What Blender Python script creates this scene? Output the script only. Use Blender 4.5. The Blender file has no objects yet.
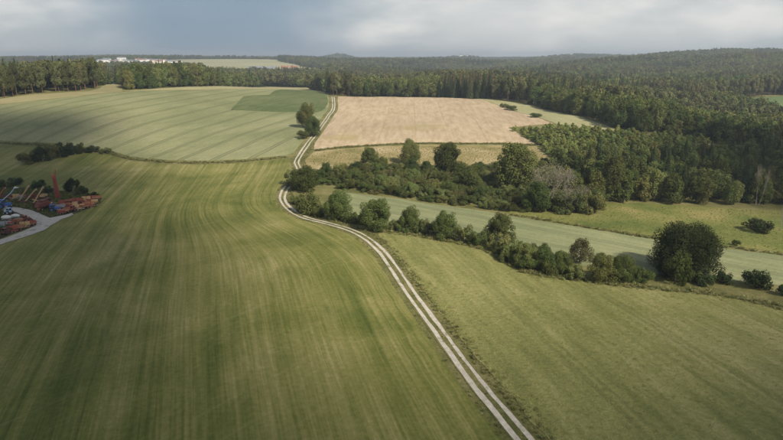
import bpy, bmesh, math, random
import numpy as np
from mathutils import Vector, Matrix
from mathutils.geometry import delaunay_2d_cdt

random.seed(7)
rng = np.random.default_rng(7)
SC = bpy.context.scene
COL = SC.collection
R = math.radians

# ------------------------------------------------------------------ camera, sky, sun, exposure
CAM_Z, PITCH, FPX = 50.0, R(15.1), 603.0          # metres, downward pitch, focal length in photo pixels (783 wide)
cam_d = bpy.data.cameras.new('camera')
cam = bpy.data.objects.new('camera', cam_d); COL.objects.link(cam)
cam.location = (0, 0, CAM_Z); cam.rotation_euler = (R(90) - PITCH, 0, 0)
cam_d.sensor_width = 36.0; cam_d.lens = 36.0 * FPX / 783.0
cam_d.clip_start = 0.5; cam_d.clip_end = 40000
SC.camera = cam

SUN_EL = R(40)
SHADOW_DIR = Vector((-0.62, 0.78))                # where shadows fall on the ground (x right, y away from the camera)
SHADOW_DIR.normalize()
to_sun = Vector((-SHADOW_DIR.x * math.cos(SUN_EL), -SHADOW_DIR.y * math.cos(SUN_EL), math.sin(SUN_EL)))

world = bpy.data.worlds.new('World'); SC.world = world; world.use_nodes = True
def build_world():
    nt = world.node_tree; N = nt.nodes; L = nt.links
    N.clear()
    out = N.new('ShaderNodeOutputWorld'); bg = N.new('ShaderNodeBackground')
    sky = N.new('ShaderNodeTexSky'); sky.sky_type = 'NISHITA'; sky.sun_disc = False
    sky.sun_elevation = SUN_EL; sky.sun_rotation = math.atan2(to_sun.x, to_sun.y)
    sky.air_density = 1.0; sky.dust_density = 2.0; sky.ozone_density = 1.5
    tc = N.new('ShaderNodeTexCoord')
    sep = N.new('ShaderNodeSeparateXYZ'); L.new(tc.outputs['Generated'], sep.inputs[0])
    # broad cloud deck, seen edge-on near the horizon
    mp = N.new('ShaderNodeMapping'); mp.inputs['Scale'].default_value = (1.0, 1.0, 3.2); mp.inputs['Location'].default_value = (0.35, 0.1, 0.0)
    L.new(tc.outputs['Generated'], mp.inputs[0])
    n1 = N.new('ShaderNodeTexNoise'); n1.inputs['Scale'].default_value = 2.6; n1.inputs['Detail'].default_value = 3.5; n1.inputs['Roughness'].default_value = 0.52
    L.new(mp.outputs[0], n1.inputs['Vector'])
    r1 = N.new('ShaderNodeValToRGB'); r1.color_ramp.elements[0].position = 0.40; r1.color_ramp.elements[1].position = 0.66
    r1.color_ramp.elements[0].color = (4.5, 5.0, 5.3, 1); r1.color_ramp.elements[1].color = (6.6, 6.7, 6.6, 1)
    L.new(n1.outputs['Fac'], r1.inputs[0])
    # brighter cloud wisps
    mp2 = N.new('ShaderNodeMapping'); mp2.inputs['Scale'].default_value = (1.0, 1.0, 3.0); mp2.inputs['Location'].default_value = (1.7, 0.4, 0.22)
    L.new(tc.outputs['Generated'], mp2.inputs[0])
    n2 = N.new('ShaderNodeTexNoise'); n2.inputs['Scale'].default_value = 5.0; n2.inputs['Detail'].default_value = 4.5; n2.inputs['Roughness'].default_value = 0.5
    L.new(mp2.outputs[0], n2.inputs['Vector'])
    r2 = N.new('ShaderNodeValToRGB'); r2.color_ramp.elements[0].position = 0.47; r2.color_ramp.elements[1].position = 0.66
    r2.color_ramp.elements[0].color = (0, 0, 0, 1); r2.color_ramp.elements[1].color = (0.75, 0.75, 0.75, 1)
    L.new(n2.outputs['Fac'], r2.inputs[0])
    m2 = N.new('ShaderNodeMix'); m2.data_type = 'RGBA'
    L.new(r2.outputs[0], m2.inputs[0]); L.new(r1.outputs[0], m2.inputs[6]); m2.inputs[7].default_value = (8.8, 8.5, 8.1, 1)
    # the grey rain shower standing left of centre (azimuth about -12 degrees), soft edges broken by noise
    at = N.new('ShaderNodeMath'); at.operation = 'ARCTAN2'; L.new(sep.outputs[0], at.inputs[0]); L.new(sep.outputs[1], at.inputs[1])
    n3 = N.new('ShaderNodeTexNoise'); n3.inputs['Scale'].default_value = 3.0; n3.inputs['Detail'].default_value = 4
    L.new(tc.outputs['Generated'], n3.inputs['Vector'])
    ad = N.new('ShaderNodeMath'); ad.operation = 'MULTIPLY_ADD'; ad.inputs[1].default_value = 0.30; L.new(n3.outputs['Fac'], ad.inputs[0]); L.new(at.outputs[0], ad.inputs[2])
    r3 = N.new('ShaderNodeMapRange'); r3.interpolation_type = 'SMOOTHSTEP'
    sb = N.new('ShaderNodeMath'); sb.operation = 'ADD'; sb.inputs[1].default_value = 0.25 - 0.15; L.new(ad.outputs[0], sb.inputs[0])
    ab = N.new('ShaderNodeMath'); ab.operation = 'ABSOLUTE'; L.new(sb.outputs[0], ab.inputs[0])
    r3.inputs['From Min'].default_value = 0.05; r3.inputs['From Max'].default_value = 0.24; r3.inputs['To Min'].default_value = 0.92; r3.inputs['To Max'].default_value = 0.0
    L.new(ab.outputs[0], r3.inputs['Value'])
    m3 = N.new('ShaderNodeMix'); m3.data_type = 'RGBA'
    L.new(r3.outputs[0], m3.inputs[0]); L.new(m2.outputs[2], m3.inputs[6]); m3.inputs[7].default_value = (2.0, 2.9, 3.9, 1)
    # thin veil over the clear sky
    mx = N.new('ShaderNodeMix'); mx.data_type = 'RGBA'; el = N.new('ShaderNodeMapRange'); el.interpolation_type = 'SMOOTHSTEP'; L.new(sep.outputs[2], el.inputs['Value'])   # haze and far cloud thin out overhead
    for k, v in (('From Min', .12), ('From Max', .75), ('To Min', .9), ('To Max', .22)): el.inputs[k].default_value = v
    L.new(el.outputs[0], mx.inputs[0])
    L.new(sky.outputs[0], mx.inputs[6]); L.new(m3.outputs[2], mx.inputs[7])
    bg.inputs['Strength'].default_value = 0.092
    L.new(mx.outputs[2], bg.inputs['Color']); L.new(bg.outputs[0], out.inputs[0])
build_world()

sun_d = bpy.data.lights.new('sun', 'SUN'); sun = bpy.data.objects.new('sun', sun_d); COL.objects.link(sun)
sun_d.energy = 5.0; sun_d.angle = R(2.2); sun_d.color = (1.0, 0.91, 0.77)
sun.location = to_sun * 300
sun.rotation_euler = to_sun.to_track_quat('Z', 'Y').to_euler()

SC.view_settings.view_transform = 'Standard'; SC.view_settings.look = 'None'
SC.view_settings.exposure = 0.25; SC.view_settings.gamma = 1.0; SC.view_settings.use_curve_mapping = False
SC.render.engine = 'CYCLES'
SC.cycles.max_bounces = 5; SC.cycles.diffuse_bounces = 3; SC.cycles.glossy_bounces = 1
SC.cycles.transmission_bounces = 3; SC.cycles.volume_bounces = 0; SC.cycles.transparent_max_bounces = 16
SC.cycles.caustics_reflective = False; SC.cycles.caustics_refractive = False
SC.cycles.use_denoising = True

# ------------------------------------------------------------------ terrain height field
CP, SP = math.cos(PITCH), math.sin(PITCH)
def ray(u, v):
    a = (u - 391.5) / FPX; b = (220 - v) / FPX
    return a, CP + b * SP, -SP + b * CP           # direction, forward component about 1
def atY(u, v, Y):
    a, dy, dz = ray(u, v); t = Y / dy
    return a * t, Y, CAM_Z + dz * t
def atZ(u, v, Z):
    a, dy, dz = ray(u, v); t = (Z - CAM_Z) / dz
    return a * t, dy * t, Z

CTRL = []
for u, v, z in [(0, 440, -.5), (391, 440, 0), (783, 440, -.5), (391, 340, 0), (200, 330, 0), (600, 340, -.3), (783, 350, -1.4), (100, 280, -.8),
                (40, 215, -3), (-60, 230, -3.5), (85, 195, -2), (300, 230, 0), (430, 240, -1), (600, 282, -2.2), (783, 302, -3), (783, 268, -4),
                (600, 240, -3.4), (400, 203, -2), (700, 210, -3), (200, 250, 0), (200, 164, .4), (110, 155, 1.5), (290, 157, 1.6), (0, 143, 3.6), (-150, 141, 5),
                (330, 172, 0.6), (420, 143, 4), (536, 146, 1), (450, 190, -2)]:
    CTRL.append(atZ(u, v, z))
for u, v, Y in [(308, 137, 345), (333, 96, 590), (440, 98, 600), (482, 99.5, 560), (580, 117, 405), (622, 131.5, 348), (400, 120, 450), (320, 115, 450),
                (200, 120, 400), (60, 120, 370), (0, 105, 430), (-150, 112, 430), (120, 88, 525), (200, 90, 545), (280, 91, 580)]:
    CTRL.append(atY(u, v, Y))
CTRL += [(170, 300, -2), (300, 300, -3), (300, 400, -4), (250, 430, -5), (450, 520, -3), (450, 620, 4), (460, 720, 9), (700, 700, 15), (300, 650, 2),
         (1150, 1500, 44), (800, 1250, 27), (600, 1000, 10), (300, 950, 4), (0, 950, 6), (110, 830, 16), (190, 760, 9), (-30, 760, 9), (-120, 1000, 6), (-280, 1150, 7), (-300, 1500, 22), (-170, 1450, 17), (-130, 1560, 19), (-300, 1400, 18),
         (-450, 800, 17), (-800, 800, 24), (-700, 1300, 14), (-850, 2000, 30), (-450, 2500, 40), (0, 1700, 0), (400, 1800, 8), (900, 2300, 28),
         (0, 3000, 14), (600, 3000, 20), (1800, 3000, 52), (-1500, 3000, 34), (0, 4500, 30), (-2500, 4500, 34), (2500, 4500, 48), (-4500, 4500, 34), (4500, 4500, 55),
         (0, 9000, 34), (-6500, 9000, 34), (6500, 9000, 40), (-6500, 0, 20), (6500, 0, 20), (0, -500, 0), (-400, 0, 0), (400, 0, 0), (-500, 300, 6), (600, 300, -2)]
C = np.array(CTRL, float)
_S = 100.0
def _phi(r2):
    return np.where(r2 > 1e-12, 0.5 * r2 * np.log(np.maximum(r2, 1e-12)), 0.0)
def _fit():
    P = C[:, :2] / _S; n = len(P)
    d2 = ((P[:, None] - P[None]) ** 2).sum(-1)
    A = np.zeros((n + 3, n + 3)); A[:n, :n] = _phi(d2) + np.eye(n) * 0.02
    A[:n, n] = 1; A[:n, n + 1:] = P; A[n, :n] = 1; A[n + 1:, :n] = P.T
    return P, np.linalg.solve(A, np.concatenate([C[:, 2], np.zeros(3)]))
_P, _W = _fit()
BUMPS = [(620, 1650, 20, 240, 110), (120, 2150, 22, 330, 130), (1050, 2050, 24, 330, 140), (330, 1300, 12, 160, 80), (820, 1450, 13, 150, 90), (-335, 3900, 34, 110, 150), (410, 3500, 26, 120, 170),
         (240, 3700, 14, 160, 150), (-1900, 4300, 18, 400, 300), (1000, 3400, 22, 230, 200), (1500, 3200, 18, 250, 200), (-1200, 3600, 14, 260, 200), (700, 2700, 14, 160, 150)]
def H(x, y):
    x = np.atleast_1d(np.asarray(x, float)); y = np.atleast_1d(np.asarray(y, float))
    out = np.empty(len(x))
    for s in range(0, len(x), 20000):
        q = np.stack([x[s:s + 20000], y[s:s + 20000]], 1) / _S
        d2 = ((q[:, None] - _P[None]) ** 2).sum(-1)
        out[s:s + 20000] = _phi(d2) @ _W[:-3] + _W[-3] + q @ _W[-2:]
    out += 0.22 * np.sin(x * .051 + .7 * np.sin(y * .033)) * np.sin(y * .043 + 1.1) + 0.09 * np.sin(x * .13 + y * .05) * np.sin(y * .11 - x * .03)
    for bx, by, h, sx, sy in BUMPS:
        out += h * np.exp(-((x - bx) / sx) ** 2 - ((y - by) / sy) ** 2)
    return np.clip(out, -9, 62)
def h1(x, y): return float(H([x], [y])[0])
def G(u, v, tmax=6000):
    """ground point seen at a photo pixel"""
    a, dy, dz = ray(u, v)
    ts = 30 * 1.012 ** np.arange(460); ts = ts[ts < tmax]
    f = CAM_Z + dz * ts - H(a * ts, dy * ts)
    k = np.argmax(f < 0)
    if f[k] >= 0: k = len(ts) - 1
    lo, hi = ts[max(k - 1, 0)], ts[k]
    for _ in range(16):
        m = (lo + hi) / 2
        if CAM_Z + dz * m - h1(a * m, dy * m) < 0: hi = m
        else: lo = m
    return np.array([a * hi, dy * hi])
def GP(pts): return [tuple(G(u, v)) for u, v in pts]
def inside(poly, x, y):
    poly = np.asarray(poly); x = np.asarray(x); y = np.asarray(y)
    c = np.zeros(x.shape, bool); j = len(poly) - 1
    for i in range(len(poly)):
        xi, yi = poly[i]; xj, yj = poly[j]
        t = ((yi > y) != (yj > y)) & (x < (xj - xi) * (y - yi) / ((yj - yi) or 1e-9) + xi)
        c ^= t; j = i
    return c
def pdist(poly, x, y, closed=True):
    P = np.asarray(poly, float); Q = np.roll(P, -1, 0)
    if not closed: P, Q = P[:-1], Q[:-1]
    x = np.asarray(x, float); y = np.asarray(y, float); best = np.full(x.shape, 1e9)
    for (ax, ay), (bx, by) in zip(P, Q):
        dx, dy = bx - ax, by - ay; L2 = dx * dx + dy * dy or 1e-9
        t = np.clip(((x - ax) * dx + (y - ay) * dy) / L2, 0, 1)
        best = np.minimum(best, np.hypot(x - ax - t * dx, y - ay - t * dy))
    return best
def smooth(pts, step=2.0):
    """Catmull-Rom resample of a polyline"""
    P = np.array(pts, float); P = np.vstack([2 * P[0] - P[1], P, 2 * P[-1] - P[-2]]); out = []
    for i in range(1, len(P) - 2):
        n = max(2, int(np.linalg.norm(P[i + 1] - P[i]) / step))
        for k in range(n):
            t = k / n; p0, p1, p2, p3 = P[i - 1:i + 3]
            out.append(.5 * (2 * p1 + (p2 - p0) * t + (2 * p0 - 5 * p1 + 4 * p2 - p3) * t * t + (3 * p1 - p0 - 3 * p2 + p3) * t ** 3))
    out.append(P[-2]); return np.array(out)
def offset(line, d):
    L = np.asarray(line); T = np.gradient(L, axis=0); T /= np.linalg.norm(T, axis=1)[:, None]
    return L + np.stack([T[:, 1], -T[:, 0]], 1) * d      # d > 0 is to the right of travel

# ------------------------------------------------------------------ materials
def mat(name, rough=0.95):
    m = bpy.data.materials.new(name); m.use_nodes = True
    b = m.node_tree.nodes['Principled BSDF']; b.inputs['Roughness'].default_value = rough
    b.inputs['Specular IOR Level'].default_value = 0.12
    return m, m.node_tree.nodes, m.node_tree.links, b
def nd(N, t, **kw):
    n = N.new(t)
    for k, v in kw.items():
        if k in n.inputs: n.inputs[k].default_value = v
        else: setattr(n, k, v)
    return n
def ramp(N, stops):
    r = N.new('ShaderNodeValToRGB'); e = r.color_ramp.elements
    while len(e) < len(stops): e.new(0.5)
    for el, (p, c) in zip(e, stops): el.position = p; el.color = (*c, 1) if len(c) == 3 else c
    return r
def mixc(N, L, f, a, b, mode='MIX'):
    m = N.new('ShaderNodeMix'); m.data_type = 'RGBA'; m.blend_type = mode
    for s, i in ((f, 0), (a, 6), (b, 7)):
        if hasattr(s, 'links'): L.new(s, m.inputs[i])
        elif i == 0: m.inputs[0].default_value = s
        else: m.inputs[i].default_value = (*s, 1)
    return m.outputs[2]
def mth(N, L, op, a, b=None, c=None):
    m = N.new('ShaderNodeMath'); m.operation = op
    for i, s in enumerate((a, b, c)):
        if s is None: continue
        if hasattr(s, 'links'): L.new(s, m.inputs[i])
        else: m.inputs[i].default_value = s
    return m.outputs[0]
def noise(N, L, vec, scale, detail=5, rough=.55, sc=(1, 1, 1), rot=0, dist=0):
    if sc != (1, 1, 1) or rot:
        mp = N.new('ShaderNodeMapping'); mp.inputs['Rotation'].default_value = (0, 0, rot)
        L.new(vec, mp.inputs[0])
        ms = N.new('ShaderNodeVectorMath'); ms.operation = 'MULTIPLY'; ms.inputs[1].default_value = sc
        L.new(mp.outputs[0], ms.inputs[0]); vec = ms.outputs[0]
    n = N.new('ShaderNodeTexNoise'); n.inputs['Scale'].default_value = scale; n.inputs['Detail'].default_value = detail
    n.inputs['Roughness'].default_value = rough; n.inputs['Distortion'].default_value = dist
    L.new(vec, n.inputs['Vector']); return n.outputs['Fac']
def bump(N, L, b, h, dist, strength=1.0):
    n = N.new('ShaderNodeBump'); n.inputs['Distance'].default_value = dist; n.inputs['Strength'].default_value = strength
    L.new(h, n.inputs['Height']); L.new(n.outputs[0], b.inputs['Normal'])
def sstep(N, L, v, a, b, lo=0.0, hi=1.0):
    m = N.new('ShaderNodeMapRange'); m.interpolation_type = 'SMOOTHSTEP'
    L.new(v, m.inputs['Value'])
    for k, s in (('From Min', a), ('From Max', b), ('To Min', lo), ('To Max', hi)): m.inputs[k].default_value = s
    return m.outputs[0]
def pos(N):
    return N.new('ShaderNodeTexCoord').outputs['Object']

def grass_mat(name, c0, c1, c2, scale=.12):
    m, N, L, b = mat(name); P = pos(N)
    n1 = noise(N, L, P, scale, 6, .6); n2 = noise(N, L, P, 1.6, 5, .7)
    c = ramp(N, [(.38, c0), (.50, c1), (.62, c2)]); L.new(mixf(N, L, n1, n2, .35), c.inputs[0])
    L.new(c.outputs[0], b.inputs['Base Color']); bump(N, L, b, n2, .35, .8); return m
def mixf(N, L, a, b, f):
    m = N.new('ShaderNodeMix'); m.data_type = 'FLOAT'; m.inputs[0].default_value = f
    L.new(a, m.inputs[2]); L.new(b, m.inputs[3]); return m.outputs[0]

M = {}
M['rough_grass'] = grass_mat('rough_grass', (.088, .092, .028), (.148, .142, .050), (.225, .195, .086), .10)
M['fallow_grass'] = grass_mat('fallow_grass', (.15, .145, .045), (.27, .22, .095), (.40, .32, .185), .05)
M['yellow_meadow'] = grass_mat('yellow_meadow', (.085, .112, .026), (.150, .160, .042), (.25, .215, .080), .06)

def meadow_mat():
    """mown hay meadow: pale dry swath lines following the mower round the field"""
    m, N, L, b = mat('mown_meadow'); P = pos(N)
    uv = N.new('ShaderNodeAttribute'); uv.attribute_name = 'mow'; V = uv.outputs['Vector']     # x: across the swaths, y: along
    wob = noise(N, L, P, .035, 3)
    s1 = noise(N, L, V, 1.0, 3, .6, (.16, .004, 1), dist=.5)
    s2 = noise(N, L, V, 1.0, 4, .65, (.55, .010, 1), dist=.35)
    s3 = noise(N, L, V, 1.0, 4, .7, (1.7, .03, 1), dist=.3)
    s4 = noise(N, L, P, 1.0, 4, .6, (.55, .012, 1), rot=R(38), dist=.3)
    s5 = noise(N, L, P, 1.0, 4, .6, (.7, .015, 1), rot=R(-24), dist=.3)
    pat = noise(N, L, P, .022, 6, .6, dist=.6)
    fine = noise(N, L, P, 1.1, 6, .75)
    dry = mth(N, L, 'MULTIPLY_ADD', s1, .55, mth(N, L, 'MULTIPLY_ADD', s2, .60, mth(N, L, 'MULTIPLY', s3, .62)))
    dry = mth(N, L, 'MULTIPLY_ADD', pat, .95, mth(N, L, 'SUBTRACT', dry, .21))
    dry = mth(N, L, 'MULTIPLY_ADD', fine, .55, mth(N, L, 'SUBTRACT', dry, .125))          # mean about 1.3
    c = ramp(N, [(.36, (.064, .084, .017)), (.46, (.130, .138, .033)), (.55, (.212, .198, .065)), (.67, (.360, .308, .148))])
    L.new(mth(N, L, 'MULTIPLY_ADD', dry, .45, -.095), c.inputs[0])
    l4 = sstep(N, L, s4, .58, .74, 0, .20); l5 = sstep(N, L, s5, .58, .74, 0, .16)
    col = mixc(N, L, mth(N, L, 'MAXIMUM', l4, l5), c.outputs[0], (.30, .265, .13))
    # lush clover patches left uncut by the dry swaths
    g = noise(N, L, P, .06, 4, .6); gp = sstep(N, L, g, .50, .78, 0, .45)
    col = mixc(N, L, gp, col, (.055, .085, .016))
    L.new(col, b.inputs['Base Color'])
    bump(N, L, b, mth(N, L, 'MULTIPLY_ADD', s3, .6, mth(N, L, 'MULTIPLY', fine, .8)), .25, .8)
    return m
M['meadow'] = meadow_mat()

def crop_mat(name, c0, c1, c2, direction, tram=0.0, tram_col=(.05, .06, .02), tram_w=.9, streak=.5, big=.02, phase=0.0, bumpd=.4, gap=0.9, patch=None, fs=1.5, tram_k=.5):
    """drilled cereal crop; direction is the drilling direction (dx, dy), tram the spacing of the paired wheelings"""
    m, N, L, b = mat(name); P = pos(N)
    ang = math.atan2(direction[1], direction[0])
    mp = N.new('ShaderNodeMapping'); mp.inputs['Rotation'].default_value = (0, 0, -ang); L.new(P, mp.inputs[0]); V = mp.outputs[0]
    w = noise(N, L, P, .02, 3)
    n1 = noise(N, L, P, big, 5, .6, dist=.5)
    n2 = noise(N, L, V, 1.0, 5, .65, (.03, .30, 1))
    n3 = noise(N, L, P, fs, 5, .75)
    f = mixf(N, L, mixf(N, L, n1, n2, streak), n3, .30)
    c = ramp(N, [(.40, c0), (.50, c1), (.60, c2)]); L.new(f, c.inputs[0]); col = c.outputs[0]
    if patch:
        pn = noise(N, L, P, patch[1], 4, .6, dist=.4); col = mixc(N, L, sstep(N, L, pn, patch[2], patch[2] + .12, 0, .8), col, patch[0])
    hgt = n3
    if tram:
        sp = N.new('ShaderNodeSeparateXYZ'); L.new(V, sp.inputs[0])
        y = mth(N, L, 'MULTIPLY_ADD', w, 1.2, sp.outputs[1])
        fr = mth(N, L, 'PINGPONG', mth(N, L, 'ADD', y, phase), tram / 2)
        d = mth(N, L, 'ABSOLUTE', mth(N, L, 'SUBTRACT', fr, gap))
        line = sstep(N, L, d, tram_w * .25, tram_w, tram_k, 0)
        line = mth(N, L, 'MULTIPLY', line, sstep(N, L, n2, .30, .60, .45, 1))
        col = mixc(N, L, line, col, tram_col); hgt = mth(N, L, 'SUBTRACT', n3, line)
    L.new(col, b.inputs['Base Color']); bump(N, L, b, hgt, bumpd, .9)
    return m

def gravel_mat(name, c0, c1, c2, g=(.13, .13, .05), gf=.62):
    m, N, L, b = mat(name); P = pos(N)
    n1 = noise(N, L, P, .9, 6, .7); n2 = noise(N, L, P, .35, 4, .6)
    c = ramp(N, [(.3, c0), (.5, c1), (.7, c2)]); L.new(n1, c.inputs[0])
    col = mixc(N, L, sstep(N, L, n2, gf, gf + .12, 0, .7), c.outputs[0], g)
    L.new(col, b.inputs['Base Color']); bump(N, L, b, n1, .05, .6); return m
M['chalk'] = gravel_mat('pale_gravel_rut', (.33, .295, .23), (.44, .40, .33), (.55, .51, .435), gf=.57)
M['yard'] = gravel_mat('yard_gravel', (.30, .275, .235), (.40, .37, .32), (.48, .45, .40), gf=.56)
M['sand'] = gravel_mat('sandy_path', (.35, .31, .23), (.45, .41, .32), (.52, .48, .40), gf=.7)

def leaf_mat(name, c0, c1, c2, trans=.30):
    m = bpy.data.materials.new(name); m.use_nodes = True; N = m.node_tree.nodes; L = m.node_tree.links; N.clear()
    out = N.new('ShaderNodeOutputMaterial'); d = N.new('ShaderNodeBsdfDiffuse'); t = N.new('ShaderNodeBsdfTranslucent'); mx = N.new('ShaderNodeMixShader')
    at = N.new('ShaderNodeAttribute'); at.attribute_name = 'tint'
    oi = N.new('ShaderNodeObjectInfo')
    c = ramp(N, [(0.05, c0), (.5, c1), (.95, c2)]); f = mixf(N, L, at.outputs['Fac'], oi.outputs['Random'], .55); L.new(f, c.inputs[0])
    hs = N.new('ShaderNodeHueSaturation'); L.new(c.outputs[0], hs.inputs['Color'])
    rr = mth(N, L, 'FRACT', mth(N, L, 'MULTIPLY', oi.outputs['Random'], 7.31))
    L.new(mth(N, L, 'MULTIPLY_ADD', rr, .055, .472), hs.inputs['Hue'])
    L.new(mth(N, L, 'MULTIPLY_ADD', mth(N, L, 'FRACT', mth(N, L, 'MULTIPLY', oi.outputs['Random'], 13.7)), .72, .66), hs.inputs['Value'])
    L.new(hs.outputs[0], d.inputs[0]); L.new(hs.outputs[0], t.inputs[0]); mx.inputs[0].default_value = trans
    L.new(d.outputs[0], mx.inputs[1]); L.new(t.outputs[0], mx.inputs[2]); L.new(mx.outputs[0], out.inputs[0]); return m
M['leaf'] = leaf_mat('broadleaf_foliage', (.060, .086, .025), (.108, .134, .042), (.168, .186, .064))
M['shrub'] = leaf_mat('shrub_foliage', (.066, .086, .024), (.114, .132, .042), (.176, .180, .068))
M['young'] = leaf_mat('young_tree_foliage', (.150, .185, .046), (.210, .245, .068), (.285, .305, .105))
M['pale_leaf'] = leaf_mat('pale_foliage', (.10, .12, .04), (.15, .17, .06), (.20, .21, .09))
M['dark_leaf'] = leaf_mat('dark_foliage', (.026, .038, .015), (.042, .057, .022), (.066, .082, .031), .18)
M['rust_leaf'] = leaf_mat('brownish_foliage', (.090, .090, .038), (.128, .122, .052), (.17, .16, .075))
M['beech'] = leaf_mat('light_broadleaf_foliage', (.090, .110, .032), (.135, .150, .046), (.190, .190, .070))
M['larch'] = leaf_mat('brownish_needles', (.085, .070, .038), (.120, .098, .052), (.150, .128, .066), .15)
M['needle'] = leaf_mat('spruce_needles', (.034, .052, .022), (.056, .076, .031), (.086, .104, .044), .15)
M['pine_needle'] = leaf_mat('pine_needles', (.072, .084, .032), (.112, .118, .047), (.155, .148, .066), .15)
M['grass_blade'] = leaf_mat('tall_grass', (.110, .130, .040), (.185, .190, .068), (.280, .255, .122))
M['crop_blade'] = leaf_mat('cereal_ears', (.200, .206, .066), (.290, .282, .102), (.400, .365, .165))
def bark_mat(name, c0, c1):
    m, N, L, b = mat(name); n = noise(N, L, pos(N), 2.5, 5, .6, (1, 1, .25)); c = ramp(N, [(.35, c0), (.65, c1)])
    L.new(n, c.inputs[0]); L.new(c.outputs[0], b.inputs['Base Color']); return m
M['bark'] = bark_mat('bark', (.045, .036, .026), (.10, .085, .065))
M['pine_bark'] = bark_mat('pine_bark', (.11, .065, .04), (.20, .125, .08))
M['dead_wood'] = bark_mat('dead_wood', (.20, .17, .135), (.30, .265, .22))
M['old_wood'] = bark_mat('old_wood', (.22, .16, .09), (.36, .28, .17))
def paint(name, c, rust=.35, metal=0.0):
    m, N, L, b = mat(name, .6); b.inputs['Specular IOR Level'].default_value = .4
    n = noise(N, L, pos(N), 1.8, 6, .65)
    L.new(mixc(N, L, sstep(N, L, n, .52, .68, 0, rust), c, (.10, .05, .025)), b.inputs['Base Color']); return m
M['red_paint'] = paint('faded_red_paint', (.26, .065, .042), .6); M['blue_paint'] = paint('blue_paint', (.035, .10, .32), .2)
M['dark_red'] = paint('dark_red_paint', (.13, .035, .025)); M['orange_paint'] = paint('orange_paint', (.30, .13, .065), .55)
M['white_paint'] = paint('white_paint', (.55, .55, .52), .3); M['tyre'] = paint('black_rubber', (.02, .02, .02), 0)
M['grey_steel'] = paint('grey_steel', (.25, .26, .27)); M['tan_paint'] = paint('tan_paint', (.44, .31, .15)); M['pale_blue'] = paint('pale_blue_paint', (.30, .42, .55), .15)
M['dark_glass'] = paint('dark_glass', (.02, .025, .03), 0)
M['render_white'] = paint('white_render', (.80, .79, .76), .04); M['render_cream'] = paint('cream_render', (.66, .58, .48), .05)
M['render_pink'] = paint('salmon_render', (.55, .36, .28), .05)
M['roof_red'] = paint('red_roof_tiles', (.28, .12, .08), .3); M['roof_grey'] = paint('grey_roof', (.17, .19, .22), .15)

# ------------------------------------------------------------------ object helpers
def mesh_np(name, verts, faces_flat, nper, material=None, smooth_=False, mats=None):
    """mesh from numpy arrays: faces all with nper corners"""
    me = bpy.data.meshes.new(name); verts = np.asarray(verts, np.float32); fl = np.asarray(faces_flat, np.int32).ravel(); nf = len(fl) // nper
    me.vertices.add(len(verts)); me.vertices.foreach_set('co', verts.ravel())
    me.loops.add(len(fl)); me.loops.foreach_set('vertex_index', fl)
    me.polygons.add(nf); me.polygons.foreach_set('loop_start', np.arange(nf, dtype=np.int32) * nper)
    me.polygons.foreach_set('use_smooth', np.full(nf, smooth_))
    if material: me.materials.append(material)
    me.update(calc_edges=True); return me
def obj(name, me, parent=None, **props):
    o = bpy.data.objects.new(name, me); COL.objects.link(o)
    if parent is not None: o.parent = parent
    for k, v in props.items(): o[k] = v
    return o
def tag(o, label, cat=None, group=None, kind=None):
    if label: o['label'] = label
    if cat: o['category'] = cat
    if group: o['group'] = group
    if kind: o['kind'] = kind
    return o
def thing(name, label, cat, loc, rz=0, group=None):
    o = obj(name, None); o.location = loc; o.rotation_euler = (0, 0, rz); o.empty_display_size = .5
    return tag(o, label, cat, group)

# ------------------------------------------------------------------ ground sheet
def ground():
    def axis(lo, mid0, mid1, hi, step, grow):
        a = list(np.arange(mid0, mid1 + .1, step)); s = step
        while a[-1] < hi: s *= grow; a.append(a[-1] + s)
        s = step; pre = []; x = mid0
        while x > lo: s *= grow; x -= s; pre.append(x)
        return np.array(pre[::-1] + a)
    xs = axis(-6500, -300, 330, 6500, 5, 1.09); ys = axis(-400, 60, 640, 9000, 5, 1.06)
    X, Y = np.meshgrid(xs, ys); Z = H(X.ravel(), Y.ravel())
    nx, ny = len(xs), len(ys); i = np.arange(nx * ny).reshape(ny, nx)
    F = np.stack([i[:-1, :-1], i[:-1, 1:], i[1:, 1:], i[1:, :-1]], -1)
    me = mesh_np('ground', np.stack([X.ravel(), Y.ravel(), Z], 1), F, 4, M['rough_grass'], True)
    tag(obj('ground', me), 'rough grass ground between the fields and under the woods', kind='structure')
    return xs[0], xs[-1], ys[0], ys[-1]
EXT = ground()

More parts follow.
